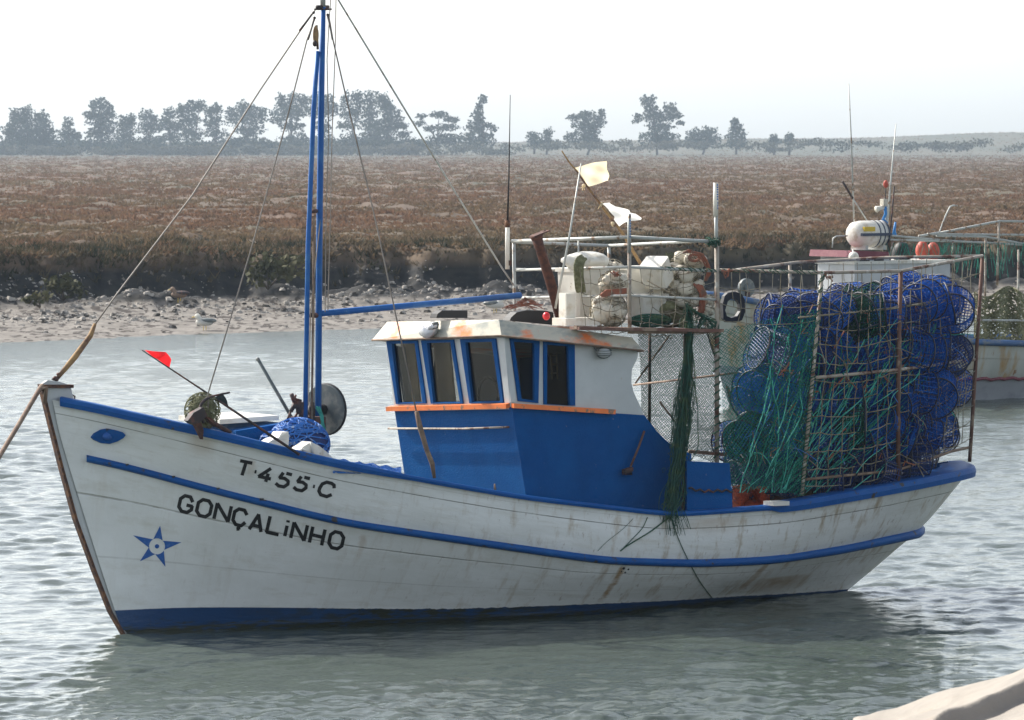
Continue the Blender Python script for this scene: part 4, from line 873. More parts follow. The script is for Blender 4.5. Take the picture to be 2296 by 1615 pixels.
for k in range(7): p = T(1608.5, 415 + k * 5.3, 1.045); b.box(p, AX * .006, PX * .004, FU * .007)
for k in range(5): p = T(1609, 454 + k * 3.5, 1.045); b.box(p, AX * .005, PX * .004, FU * .004)
part(b, 'aerial_marks', ['star'], BOAT)
pipe('radio_aerial', [T(1411, 480, 1.07), T(1410.5, 568, 1.07)], .018, 'galv', n=10)
b = MB()
for k in range(7): b.box(T(1413, 495 + k * 6, 1.09), AX * .005, PX * .003, FU * .006)
part(b, 'aerial_marks', ['star'], BOAT)
# ------------------------------------------------------------ rack over the wheelhouse
tn, tf = 1.05, -1.0
A_, D_, C_, B_ = (1152, 541), (1410, 531.5), (1608, 543), (1365, 550)
lvl = {0: [(1152, 541), (1410, 532), (1608, 544), (1365, 550)]}
def rail(name, P, r, m='galv'): return pipe(name, P, r, m, n=8)
rail('rack_rail', [T(1148, 541, tf), T(1412, 532, tn)], .017); rail('rack_rail', [T(1412, 532, tn), T(1612, 543, tn)], .017)
rail('rack_rail', [T(1152, 543, tf), T(1365, 551, tf)], .015); rail('rack_rail', [T(1365, 551, tf), T(1608, 539, tn)], .015)
rail('rack_rail', [T(1155, 606, tf), T(1409, 599, tn)], .014); rail('rack_rail', [T(1409, 599, tn), T(1606, 608, tn)], .014)
rail('rack_rail', [T(1155, 604, tf), T(1368, 609, tf)], .012); rail('rack_rail', [T(1170, 668, tf), T(1411, 663, tn)], .013); rail('rack_rail', [T(1411, 663, tn), T(1606, 672, tn)], .012)
rail('rack_post', [T(1152, 540, tf), T(1154, 690, tf), T(1152, 722, tf)], .017); rail('rack_post', [T(1411, 531, tn), T(1412, 742, tn)], .018, 'pipe')
rail('rack_post', [T(1365, 549, tf), T(1367, 640, tf), T(1368, 735, tf)], .015); rail('rack_post', [T(1297, 540, .1), T(1297, 665, .1), T(1298, 740, .1)], .008)
rail('cage_post', [T(1607, 536, tn), T(1608, 740, tn), T(1607, 1060, tn)], .022, 'pipe')
rail('cage_post', [T(1457, 742, -.9), T(1456, 960, -.9)], .016, 'rustpipe'); rail('cage_post', [T(1537, 742, 1.02), T(1532, 1160, 1.2)], .018, 'rustpipe')
b = MB()
for k in range(6):
    f = k / 5; p0 = T(lerp(1290, 1400, f * .2), 738, lerp(tn, tf, f)); q0 = T(1612, 741, tn)
    dd = (q0 - p0); b.beam(BP(s_of(T(1292, 736, tn)) - .02, lerp(tn, tf, f), T(1292, 736, tn).z - .05 * f), BP(s_of(T(1612, 741, tn)), lerp(tn, tf, f), T(1612, 741, tn).z - .05 * f), .17, .03)
part(b, 'rack_floor', ['boardbrown'], BOAT)
b = MB(); b.beam(T(1290, 734, tn + .02), T(1445, 742, tn + .02), .05, .035); b.beam(T(1411, 745, tn + .01), T(1612, 744, tn + .01), .06, .03); part(b, 'rack_beam', ['wood'], BOAT)
b = MB(); b.tube([T(*c3(1660, 556), -.9), T(*c3(1975, 520), .2), T(1653, 836, tn)], .011, 6); b.tube([T(*c3(1670, 545), -.9), T(*c3(1880, 250), -.9)], .009, 5); b.tube([T(*c3(1820, 660), .9), T(*c3(1920, 790), .9)], .01, 5); b.tube([T(*c3(2000, 965), .5), T(*c3(2230, 985), .5)], .02, 6); part(b, 'cage_brace', ['wood'], BOAT)
# ------------------------------------------------------------ stern cage
def tn_s(s): return max(LC[0][0](s) - .06, 0)
def rimpt(u, v):      # point above the port rail seen at that pixel
    t = 1.2
    for _ in range(12): p = T(u, v, t); t = .5 * t + .5 * tn_s(min(max(s_of(p), 5), 9.4))
    return p
P1 = T(1607, 606, tn); P2b = rimpt(1798, 1112); P3b = rimpt(2014, 1087); t2 = t_of(P2b); t3 = t_of(P3b)
P2t = T(*c5(748, 175), t2); P3t = T(2020, 608, t3)
P4b = T(2174, 1036, .42); P4m = T(*c5(1655, 500), .38); P4t = T(2203, 574, .36)
rail('cage_post', [P2t, T(*c5(700, 700), t2), P2b], .018, 'pipe'); rail('cage_post', [P3t, T(*c5(1190, 740), t3), P3b], .021, 'rustpipe'); rail('cage_post', [P4t, P4m, T(*c5(1630, 900), .4), P4b], .019, 'rustpipe')
rail('cage_rail', [P1, P2t, P3t], .016, 'pipe'); rail('cage_rail', [P3t, P4t], .016, 'pipe')
farA = T(1640, 607, -.9); rail('cage_rail', [farA, T(*c5(600, 115), -1.0), T(*c5(1110, 87), -.75), P4t], .016, 'pipe'); rail('cage_post', [T(*c5(560, 118), -1.0), T(*c5(560, 330), -1.0), T(*c5(560, 1200), -1.0)], .016, 'pipe')
rail('cage_rail', [T(*c5(705, 787), t2), T(*c5(1190, 740), t3), T(*c5(1640, 680), .38)], .017, 'pipe')
rail('cage_rail', [T(*c5(655, 1378), t2), T(*c5(1180, 1327), t3), T(*c5(1350, 1270), .9), T(*c5(1500, 1215), .6), T(*c5(1610, 1190), .4)], .014, 'wood')
rail('cage_rail', [T(*c5(610, 437), t2), T(*c5(1190, 380), t3), T(*c5(1460, 330), .7)], .009, 'netrope')
# square rope netting on the two outer faces
def netface(b, TL, TR, BL, BR, nu, nv, r, wv, rnd, drop=.3):
    g = [[None] * (nu + 1) for _ in range(nv + 1)]
    for j in range(nv + 1):
        for i in range(nu + 1):
            a, c = i / nu, j / nv; p = TL.lerp(TR, a).lerp(BL.lerp(BR, a), c); e = (0 if j == 0 else 1)
            g[j][i] = p + Vector((rnd.uniform(-wv, wv), rnd.uniform(-wv, wv), rnd.uniform(-wv, wv) - .05 * math.sin(math.pi * a) * (j > 0))) * e
    for j in range(nv + 1):
        for i in range(nu):
            if j and rnd.random() > .06: b.tube(sag(g[j][i], g[j][i + 1], rnd.uniform(0, .012), 3), r, 4, cap=False)
    for i in range(nu + 1):
        for j in range(nv):
            if rnd.random() > .05: b.tube([g[j][i], g[j + 1][i]], r, 4, cap=False)
    for j in range(nv + 1):
        for i in range(nu + 1):
            if rnd.random() < .5: b.ball(g[j][i], r * 2.1, nu=5, nv=3)
rnd = random.Random(2); b = MB()
netface(b, P2t, P3t, P2b + (P2t - P2b) * .04, P3b + (P3t - P3b) * .06, 8, 12, .0046, .014, rnd)
netface(b, P3t, P4t, P3b + (P3t - P3b) * .1, P4b + (P4t - P4b) * .12, 8, 11, .0046, .014, rnd)
netface(b, T(1640, 607, -.9), P4t, T(1660, 1010, -.9), T(2174, 1000, .3), 18, 10, .0035, .02, rnd)
netface(b, T(1612, 607, tn), P2t + Vector((0, 0, 0)), T(1612, 720, tn), T(*c5(735, 440), t2), 5, 3, .004, .02, rnd)
part(b, 'cage_net', ['netrope'], BOAT)
# green ropes fanned through the netting
b = MB()
for k in range(80):
    a = rnd.random(); b.cur = 0 if rnd.random() < .55 else 1; u0 = lerp(1700, 2130, a); v0 = rnd.uniform(680, 960) + 25 * a; L_ = rnd.uniform(90, 400); sl = lerp(.05, 1.05, a ** 1.2) + rnd.uniform(-.18, .18); u1 = u0 - L_ * sl; v1 = min(v0 + L_, 1105)
    t0 = lerp(t2, t3, min(max((u0 - 1830) / 190, 0), 1)) - .03 - .012 * (k % 6) - max(0, (u0 - 2020) / 170) * .7; t1 = t2 - .02 - .01 * (k % 7); pts = []; w1, w2 = rnd.uniform(6, 26), rnd.uniform(3, 9)
    for i in range(9): f = i / 8; pts.append(T(lerp(u0, u1, f) + w1 * math.sin(f * 3.1) * (1 - f) + w2 * math.sin(f * 7 + k) + rnd.uniform(-2.5, 2.5), lerp(v0, v1, f) + 10 * (f - f * f), lerp(t0, t1, f)))
    b.tube(smooth_path(pts, 3), rnd.choice((.0034, .0044, .0058)), 4, cap=False)
    for q in (2, 5):
        if rnd.random() < .5: b.ball(pts[q], .013, nu=5, nv=4); b.tube([pts[q], pts[q] + Vector((rnd.uniform(-.04, .04), 0, rnd.uniform(-.06, .01)))], .004, 4)
part(b, 'cage_lashing', ['ropeteal', 'netsea'], BOAT)
for k in range(30):
    b = MB(); u0 = rnd.uniform(1720, 2110); v0 = rnd.uniform(700, 1060); t0 = lerp(t2, t3, min(max((u0 - 1830) / 190, 0), 1)) - .06 - max(0, (u0 - 2020) / 170) * .65; b.tube(wob([T(u0 + i * rnd.uniform(-6, 9), v0 - i * rnd.uniform(-5, 12), t0) for i in range(4)], .012, rnd), .007, 4); part(b, 'cage_twine', ['ropeorange'], BOAT)
for u0, v0 in ((2105, 700), (2055, 690), (1850, 615), (1620, 608), (1635, 606), (1860, 622)):
    b = MB(); p = T(u0, v0, t3 if u0 < 2021 else .8)
    for _ in range(5): b.tube(wob([p, p + AX * rnd.uniform(-.03, .05) - FU * rnd.uniform(-.02, .07)], .006, rnd), .008, 4)
    b.ball(p, .018, nu=6, nv=4); part(b, 'cage_twine', ['ropeorange'], BOAT)
# fine green diamond netting stretched between the posts
def diamond(b, TL, TR, BL, BR, nx, ny, r, wv=.004):
    def P(a, c): return TL.lerp(TR, a).lerp(BL.lerp(BR, a), c) + PX * (.02 * math.sin(a * 9 + c * 4)) + Vector((0, 0, .03 * math.sin(a * 7) * math.sin(c * 5)))
    for d in (1, -1):
        for k in range(-ny, nx + ny):
            pts = []
            for j in range(ny + 1):
                i = k + d * j * 1.0
                if 0 <= i <= nx: pts.append(P(i / nx, j / ny) + Vector((0, rnd.uniform(-wv, wv), rnd.uniform(-wv, wv))))
                elif len(pts) > 1: b.tube(pts, r, 3, cap=False); pts = []
                else: pts = []
            if len(pts) > 1: b.tube(pts, r, 3, cap=False)
b = MB()
diamond(b, T(1430, 744, -.85), T(1608, 744, -.85), T(1440, 1000, -.85), T(1612, 1040, -.85), 32, 46, .0040, .008); part(b, 'diamond_net', ['netdark'], BOAT); b = MB()
diamond(b, T(1610, 742, tn), T(1842, 690, t2), T(1625, 1085, 1.2), T(1796, 1108, t2), 27, 42, .0032, .012)
part(b, 'diamond_net', ['netsea'], BOAT)
# green net wound round the posts and rails
b = MB()
def wind(P, Q, r, n, col=None):
    P, Q = Vector(P), Vector(Q); d = (Q - P).normalized(); a = d.cross(Vector((.3, 1, .2))).normalized(); c = d.cross(a)
    for q in range(3):
        ph = rnd.uniform(0, 6); b.tube([P.lerp(Q, i / n) + (a * math.cos(i * 1.7 + ph) + c * math.sin(i * 1.7 + ph)) * r * rnd.uniform(.7, 1.5) for i in range(n + 1)], .006, 4, cap=False)
wind(T(1608, 740, tn), T(1607, 1030, tn), .028, 60); wind(T(*c5(700, 700), t2), P2b, .024, 60); wind(P2t, T(*c5(700, 700), t2), .02, 30); wind(T(1480, 601, tn), T(1606, 608, tn), .014, 20); wind(T(1585, 541, tn), T(1612, 545, tn), .035, 20); wind(P1, P2t, .016, 30)
part(b, 'post_wrapping', ['netgreen'], BOAT)
# stern fittings
b = MB(); b.box((sheer(6.32) + Vector((0, 0, .04))), AX * .09, PX * .09, (0, 0, .02)); part(b, 'rail_scarf', ['plastic'], BOAT)
b = MB(); q0, q1 = T(*c5(380, 1432), .55), T(*c5(990, 1440), .55); b.beam(q0 - Vector((0, 0, .12)), q1 - Vector((0, 0, .12)), .03, .26); part(b, 'fish_pound_board', ['boardbrown'], BOAT)
b = MB(); b.beam(q0 + Vector((0, 0, .02)), q1 + Vector((0, 0, .02)), .05, .012); part(b, 'pound_board_edge', ['pipe'], BOAT)
# ============================================================ GEAR ON THE BOAT
def copy_tree(o, parent=None):
    c = o.copy(); COL.objects.link(c); c.parent = parent; ORG[c.name] = ORG.get(o.name, Vector())
    for ch in list(o.children): copy_tree(ch, c)
    return c
def drum(lbl, m_, L_=.26, Rr=.205):
    t_ = thing('crab_trap', lbl, 'trap', (0, 0, 0), 'mesh traps stacked in the stern cage'); rd = random.Random(5)
    b = MB(); nl, nc = 7, 24
    def P(i, k): a = 2 * math.pi * k / nc; r = Rr * (1 - .05 * math.sin(math.pi * i / nl) + .02 * math.sin(a * 3)); return Vector((L_ * (i / nl - .5), r * math.cos(a), r * math.sin(a)))
    for i in range(nl + 1): b.tube([P(i, k) for k in range(nc + 1)], .0040, 3, cap=False)
    for k in range(nc): b.tube([P(i, k) for i in range(nl + 1)], .0040, 3, cap=False)
    for e in (-1, 1):
        for k in range(-6, 7):
            y = Rr * k / 7; h = math.sqrt(max(Rr * Rr - y * y, 0)); b.tube([(e * L_ / 2, y, -h), (e * L_ / 2 * .8, y, 0), (e * L_ / 2, y, h)], .0032, 3, cap=False); b.tube([(e * L_ / 2, -h, y), (e * L_ / 2 * .8, 0, y), (e * L_ / 2, h, y)], .0032, 3, cap=False)
    part(b, 'netting', [m_], t_)
    b = MB()
    for x in (-.5, .5): b.tube([(x * L_, Rr * math.cos(a), Rr * math.sin(a)) for a in [2 * math.pi * k / 28 for k in range(29)]], .008, 5, cap=False)
    for a in (.6, 2.2, 3.9, 5.4): b.tube([(-L_ / 2, Rr * math.cos(a), Rr * math.sin(a)), (L_ / 2, Rr * math.cos(a), Rr * math.sin(a))], .005, 4)
    part(b, 'hoop_frame', ['hoop'], t_); return t_
protos = {k: drum('', m) for k, m in (('blue', 'trapblue'), ('navy', 'trapnavy'), ('green', 'trapgreen'))}; used = set()
rt = random.Random(21)
ROWS = [('top', 708, 1722, 2172), ('second', 800, 1692, 2160), ('middle', 890, 1668, 2152), ('fourth', 978, 1640, 2128), ('bottom', 1062, 1655, 2098)]
zrow = [2.80, 2.41, 2.02, 1.63, 1.26]
ntrap = 0
for ri, (rn, v, uL, uR) in enumerate(ROWS):
    for k in range(4):
        s = 5.95 + rt.uniform(0, .1)
        while s < 9.6:
            tt = min(tn_s(s), 1.28) - .27 - .43 * k; s += rt.uniform(.2, .29)
            if tt < -.75: continue
            z = zrow[ri] + (.10 * max(0, (s - 8.3)) if ri == 0 else 0) + rt.uniform(-.05, .05)
            z += (.07 if int(s * 4) % 2 else -.04) * (ri > 0) + (.05 * math.sin(s * 9) if ri == 0 else 0); P = BP(s, tt + rt.uniform(-.05, .05), z); u, vv = proj(P)
            if not (uL + 12 < u < uR - 20): continue
            if k >= 2 and not (ri == 0 or u < uL + 90 or u > uR - 110 or (s > 8.9)): continue
            kind = 'blue' if ri < 4 else 'navy'
            if rt.random() < .16: kind = 'navy'
            if ri == 0 and 1890 < u < 1960 and k < 3: kind = 'green'
            elif rt.random() < .06: kind = 'green'
            if kind in used: o = copy_tree(protos[kind])
            else: o = protos[kind]; used.add(kind)
            o.location = P; o.rotation_mode = 'XYZ'; o.rotation_euler = (rt.uniform(0, 6), rt.uniform(-.4, .4), TH + rt.uniform(-.6, .6) + (.5 if u > uR - 60 else 0))
            f = rt.uniform(.94, 1.06); o.scale = (f * rt.uniform(.85, 1.3), f * rt.uniform(.88, 1.1), f * rt.uniform(.88, 1.1))
            kn = {'blue': 'blue', 'navy': 'dark navy', 'green': 'green'}[kind]
            o['label'] = '%s round mesh trap in the %s row of the stern stack' % (kn, rn); ntrap += 1
for k_, p in protos.items():
    if k_ not in used:
        for c in list(p.children): bpy.data.objects.remove(c)
        bpy.data.objects.remove(p)
print('TRAPS', ntrap)
rg = random.Random(8)
for k in range(80):
    b = MB(); r_ = rg.choice(ROWS); u = rg.uniform(r_[2] + 20, r_[3] - 30); v = min(r_[1] + rg.uniform(-45, 45), 1015); t_q = lerp(t2, t3, min(max((u - 1830) / 190, 0), 1)) - .10 - max(0, (u - 2020) / 170) * .65; p = T(u, v, t_q); mc = rg.choice(('netrope', 'netrope', 'ropeteal', 'netblue'))
    q = [p]; d = Vector((rg.uniform(-1, 1), rg.uniform(-.3, .3), rg.uniform(-1.2, .5))).normalized() * .05
    for i in range(4): d = (d + Vector((rg.uniform(-.03, .03), rg.uniform(-.01, .01), rg.uniform(-.035, .02)))) ; q.append(q[-1] + d)
    b.tube(q, rg.choice((.0035, .005)), 4); part(b, 'cord', [mc], BOAT)
def scribble(b, fn, n, r, seg=14, step=.5, sides=4):    # loops of cord running over a surface fn(a, c) -> point
    for _ in range(n):
        a, c = rg.random(), rg.random(); da, dc = rg.uniform(-1, 1), rg.uniform(-1, 1); pts = []
        for i in range(seg):
            pts.append(fn(a, c)); a += da * step / seg; c += dc * step / seg; da += rg.uniform(-.5, .5); dc += rg.uniform(-.5, .5); a = min(max(a, 0), 1); c = min(max(c, 0), 1)
        b.tube(pts, r, sides, cap=False)
def ball_fn(c, rx, ry, rz, k=1.04):
    return lambda a, q: Vector(c) + AX * (rx * k * math.cos(6.28 * a) * math.sin(3.14 * q)) + PX * (ry * k * math.sin(6.28 * a) * math.sin(3.14 * q)) + FU * (rz * k * math.cos(3.14 * q))
AXS = (AX, PX, FU)
# --- on the rack
def box3(c, hx, hy, hz, rot=0, tilt=0, taper=1.0, lip=0, b=None):
    b = b or MB(); m_ = Matrix.Rotation(rot, 3, 'Z') @ Matrix.Rotation(tilt, 3, PX); X_, Y_, Z_ = m_ @ AX, m_ @ PX, m_ @ FU; c = Vector(c)
    vs = []
    for z, f in ((-1, taper), (1, 1)):
        for x, y in ((-1, -1), (1, -1), (1, 1), (-1, 1)):
            for dx, dy in ((1, .86), (.86, 1)) if x * y > 0 else ((.86, 1), (1, .86)): vs.append(c + X_ * x * hx * dx * f + Y_ * y * hy * dy * f + Z_ * z * hz)
    n = 8; b.add(vs, [[k, (k + 1) % n, n + (k + 1) % n, n + k] for k in range(n)] + [list(range(n))[::-1], [n + k for k in range(n)]])
    if lip:
        b.box(c + Z_ * (hz - .015), X_ * (hx + lip), Y_ * (hy + lip) * .95, Z_ * .018)
    b.rec = True; return b
def tub(name, label, cat, c, *a, m_='plastic', group=None, **k): b = box3(c, *a, **k); return solo(b, name, [m_], label, cat, c, group)
tub('plastic_tub', 'tall white plastic tub on the rack, draped with olive net', 'tub', T(*c10(520, 590), .0), .21, .19, .27, taper=.9, lip=.01)
tub('foam_box', 'low white box with a round hole beside the rusty exhaust pipe', 'box', T(*c10(325, 730), .5), .055, .07, .15)
tub('foam_box', 'shallow white tray lying flat at the foot of the tall tub', 'box', T(*c10(430, 870), .55), .20, .14, .035)
tub('plastic_tub', 'wide white tub behind the near rack post, open side to the right', 'tub', T(*c10(1130, 430), .2), .26, .18, .15, taper=.92, lip=.008)
tub('plastic_tub', 'pale grey tub low on the rack, under the wide tub', 'tub', T(*c10(1200, 690), .45), .16, .15, .11, taper=.85, lip=.006)
tub('foam_block', 'white foam block tipped on its corner at the rack centre', 'foam block', T(*c10(1310, 330), .6), .11, .12, .12, rot=.5, tilt=.55)
tub('foam_box', 'small cream box wedged left of the roped float bundle', 'box', T(*c10(1475, 400), .4), .06, .08, .05)
c = T(*c10(540, 210), .1); b = MB(); b.ball(c, .24, .18, .10, 20, 12, AXS, .08, 2); solo(b, 'white_sack', ['plastic'], 'white sack slumped on top of the tall rack tub', 'sack', c)
c = T(*c10(470, 350), .25); b = MB()
for k in range(70):
    x = rg.uniform(-1, 1); b.tube(wob(smooth_path([T(*c10(650 + 60 * x, 200 + 25 * rg.random()), .05), T(*c10(560 + 50 * x, 150 + 20 * x), .15), T(*c10(465 + 55 * x, 200), .28), T(*c10(455 + 50 * x, 380), .32), T(*c10(480 + 50 * x, 560 - 40 * rg.random()), .32)], 3), .006, rg), .0045, 4, cap=False)
solo(b, 'olive_net', ['olive'], 'olive net bundle hanging over the tall white tub', 'net', c)
def bundle(label, c, rx, ry, rz, m_='bundle', cord='netrope', n=26, seed=1, lump=.12, r=.004, name='float_bundle', cat='bundle', group='roped bundles on the rack'):
    c = Vector(c); rx *= 1.22; ry *= 1.1; rz *= 1.15; t_ = thing(name, label, cat, c - FU * rz, group); b = MB(); rq = random.Random(seed)
    for k in range(16):
        o = Vector((rq.uniform(-1, 1), rq.uniform(-1, 1), rq.uniform(-1, 1))) * .62; b.ball(c + AX * o.x * rx + PX * o.y * ry + FU * o.z * rz, rx * .45, ry * .45, rz * .42, 12, 8, AXS, lump, seed * 9 + k)
    part(b, 'floats', [m_], t_)
    b = MB(); scribble(b, ball_fn(c, rx, ry, rz, 1.0), n, r, 16, .8); part(b, 'net', [cord], t_); return t_
bundle('cream float bundle under brown net, centre of the rack between the two tubs', T(*c10(825, 450), .55), .12, .10, .11, seed=2)
bundle('largest dirty float bundle, standing low left of the near rack post', T(*c10(780, 750), .6), .17, .13, .15, seed=3, n=50, r=.005)
bundle('round pale bundle with orange rope, high at the aft end of the rack', T(*c10(1640, 270), .6), .16, .14, .14, seed=4, n=34)
bundle('brownish bundle below the orange roped one on the rack', T(*c10(1640, 560), .6), .15, .13, .13, seed=5, n=44, r=.005)
bundle('dark net heap with pale floats on the rack floor aft of the post', T(*c10(1460, 780), .5), .17, .14, .12, m_='olive', seed=6, n=60, r=.006)
bundle('slack off white bundle between the tall tub and the wide tub', T(*c10(835, 300), .1), .10, .10, .09, seed=14, n=14)
bundle('low wide bundle under the tipped foam block', T(*c10(1350, 650), .45), .12, .12, .12, seed=15, n=24)
bundle('pale lumpy bundle filling the gap between tipped foam block and orange roped bundle', T(*c10(1400, 560), .35), .12, .12, .13, seed=12, n=30)
bundle('small pale float pile at the aft foot of the rack', T(*c10(1900, 690), .7), .06, .06, .09, seed=7, n=12)
c = T(*c10(1240, 860), .7); b = MB(); scribble(b, ball_fn(c, .22, .12, .06), 90, .006, 14, 1); solo(b, 'green_net', ['netgreen'], 'low green net heap on the rack floor', 'net', c)
c = T(*c10(1760, 250), .75); b = MB()
for k in range(16):
    o = rg.uniform(-1, 1); b.tube(wob(smooth_path([T(*c10(1610 + 10 * o, 110 - 6 * o), .78), T(*c10(1700 + 14 * o, 95 + 14 * o), .78), T(*c10(1800 + 22 * o, 140 - 12 * o), .78), T(*c10(1870 + 22 * o, 250), .76), T(*c10(1890 + 18 * o, 330), .74), T(*c10(1850 + 16 * o, 420), .72)], 4), .005, rg), .0065, 5)
for k in range(5): b.tube([T(*c10(1730 + (45 + 6 * k) * math.cos(a), 165 + (30 + 4 * k) * math.sin(a)), .80) for a in [q * .5 for q in range(14)]], .0065, 5)
solo(b, 'orange_rope', ['ropeorange'], 'thick orange rope coiled over the highest rack bundle', 'rope', c)
c = T(*c10(1800, 560), .7); b = MB()
for k in range(9): b.tube(wob(smooth_path([T(*c10(1720 + 12 * k, 455 + 2 * k), .72), T(*c10(1790 + 8 * k, 560), .74), T(*c10(1790 + 9 * k, 700), .72), T(*c10(1770 + 9 * k, 770), .7)], 4), .004, rg), .010, 5)
solo(b, 'orange_rope', ['ropeorange'], 'faded orange rope hank hanging at the aft end of the rack', 'rope', c)
c = T(*c10(835, 540), .72); b = MB(); b.plate([T(*c10(*p), .72) for p in ((690, 575), (760, 520), (985, 500), (985, 560), (720, 600))], -PX * .02); solo(b, 'orange_strap', ['ropeorange'], 'faded red strap across the central float bundle', 'strap', c)
c = T(*c10(850, 335), .72); b = MB()
for k in range(7): b.tube(wob([T(*c10(810 + 12 * k, 320), .7), T(*c10(830 + 9 * k, 345), .72), T(*c10(850 + 10 * k, 370), .7)], .008, rg), .006, 4)
solo(b, 'orange_twine', ['ropeorange'], 'knot of orange twine on the central float bundle', 'twine', c)
b = MB(); netface(b, T(1300, 606, tn - .1), T(1411, 600, tn), T(1310, 735, tn - .1), T(1411, 742, tn), 5, 5, .0035, .02, rg); part(b, 'rack_net', ['netrope'], BOAT); b = MB(); netface(b, T(1411, 600, tn), T(1606, 608, tn), T(1411, 742, tn), T(1606, 742, tn), 8, 5, .0035, .025, rg)
part(b, 'rack_net', ['netrope'], BOAT); b = MB(); b.tube(sag(T(*c10(1210, 420), .9), T(*c10(1760, 690), .9), .01), .006, 5); part(b, 'rack_cord', ['ropetan'], BOAT)
b = MB(); b.ball(T(1225, 709, .45), .036, .036, .04); solo(b, 'red_ball', ['redball'], 'small red ball on the wheelhouse roof vent', 'float', T(1225, 709, .45))
c = T(*c4(230, 1220), -.9); b = MB()
for k in range(26): p = T(*c4(235 + rg.uniform(-25, 25), 1222 + rg.uniform(-8, 14)), -.9); b.tube(wob([p, T(*c4(200 + rg.uniform(-60, 120), 1262), -.85), T(*c4(rg.choice((60, 300, 330, 100)) + rg.uniform(-60, 60), 1290 + rg.uniform(-10, 30)), -.8)], .012, rg), .0035, 4)
solo(b, 'rope_tangle', ['ropeorange'], 'frayed orange cord trailing from the boom end over the roof', 'cord', c)
# pole with two flags
def cloth(b, outline, t, seed=0, amp=.012, th=.003):     # outline in pixels; subdivided sheet with folds
    cx = sum(p[0] for p in outline) / len(outline); cy = sum(p[1] for p in outline) / len(outline); n = len(outline); K = 6; vs = []; fs = []
    per = []
    for i in range(n):
        a, c = outline[i], outline[(i + 1) % n]
        for k in range(4): per.append((lerp(a[0], c[0], k / 4), lerp(a[1], c[1], k / 4)))
    m = len(per)
    for j in range(K + 1):
        for p in per:
            u, v = lerp(cx, p[0], j / K), lerp(cy, p[1], j / K); q = T(u, v, t); w_ = amp * (math.sin(u * .13 + v * .05 + seed) + .6 * math.sin(v * .21 - u * .07 + seed * 2)); vs.append(q + PX * w_)
    for j in range(K):
        for i in range(m): fs.append([j * m + i, j * m + (i + 1) % m, (j + 1) * m + (i + 1) % m, (j + 1) * m + i])
    b.smooth = True; b.add(vs, fs)
c = T(*c4(1160, 960), .0); t_ = thing('flag_pole', 'crooked leaning pole with a cream and a white flag above the rack', 'flag pole', c)
b = MB(); b.tube(smooth_path([T(*c4(512, 28), 0), T(*c4(575, 125), 0), T(*c4(640, 200), 0), T(*c4(715, 315), 0), T(*c4(830, 465), 0), T(*c4(930, 600), 0), T(*c4(1010, 705), 0), T(*c4(1100, 860), 0), T(*c4(1160, 960), 0)], 2), [.006 + .0008 * k for k in range(17)], 7); part(b, 'pole', ['sleeve'], t_)
b = MB(); cloth(b, [c4(*p) for p in ((618, 168), (700, 140), (790, 122), (868, 112), (876, 180), (895, 230), (893, 268), (820, 290), (740, 318), (700, 290))], 0, 1, .014); o = part(b, 'flag', ['flagcream'], t_); o['label'] = 'square cream flag'
b = MB(); cloth(b, [c4(*p) for p in ((830, 455), (890, 448), (950, 480), (1055, 508), (1075, 530), (1110, 538), (1155, 575), (1150, 588), (1070, 598), (1020, 610), (978, 642), (955, 640), (925, 610), (935, 560), (900, 500))], 0, 4, .018); o = part(b, 'flag', ['flagwhite'], t_); o['label'] = 'torn white flag'
for x, y in ((690, 312), (830, 460), (925, 615)):
    b = MB(); p = T(*c4(x, y), 0); b.ball(p, .02, nu=6, nv=4)
    for _ in range(3): b.tube(wob([p, T(*c4(x + rg.uniform(-25, 30), y + rg.uniform(10, 40)), .01)], .004, rg), .004, 4)
    part(b, 'flag_tie', ['flagcream'], t_)
# hanging green net, gathered like a rope from the rack corner to the rail
ENV = [(650, 1632, 18), (700, 1650, 34), (760, 1690, 90), (850, 1760, 180), (930, 1800, 225), (970, 1790, 225)]
c = T(1520, 1150, 1.35); b = MB()
cen = [(c3(1990, 60)[0], c3(1990, 60)[1], 5), (c3(2000, 120)[0], c3(0, 120)[1], 9), (1546, 735, 13), (1545, 790, 9), (1541, 830, 12), (1538, 870, 18), (1533, 910, 20), (1528, 960, 19), (1524, 1010, 20), (1517, 1060, 20), (1510, 1110, 24), (1506, 1140, 22), (1500, 1165, 18)]
def tcen(v): return interp(v, [(690, 1.0), (760, 1.06), (1040, 1.25), (1170, 1.47)])
for k in range(150):
    i0 = rg.randrange(0, 8); i1 = min(i0 + rg.randrange(4, 9), 12); o = rg.gauss(0, .55); ot = rg.gauss(0, .5); pts = []
    for i in range(i0, i1 + 1):
        u, v, w_ = cen[i]; o = o * .75 + rg.gauss(0, .45); ot = ot * .75 + rg.gauss(0, .4); pts.append(T(u + w_ * o * .8, v + rg.uniform(-6, 6), tcen(v) + .0035 * w_ * ot))
    b.tube(smooth_path(pts, 3), rg.choice((.003, .004, .005)), 3, cap=False)
for k in range(260):       # short cross meshes
    i = rg.randrange(1, 12); u, v, w_ = cen[i]; v += rg.uniform(-20, 20); p = T(u + w_ * rg.gauss(0, .6), v, tcen(v) + .002 * w_ * rg.gauss(0, 1)); b.tube(wob([p, p + Vector((.025, 0, -.02)), p + Vector((.0, .01, -.05)), p + Vector((-.025, 0, -.02)), p], .008, rg), .0028, 3, cap=False)
for k in range(26):        # loose mesh below the rail
    x = rg.uniform(-14, 26); b.tube(wob([T(1508 + x, 1145, 1.48), T(1510 + x * 1.3, 1168, 1.49), T(1511 + x * 1.5 + rg.uniform(-8, 8), 1185 + rg.uniform(-4, 18), 1.47)], .006, rg), .0028, 3)
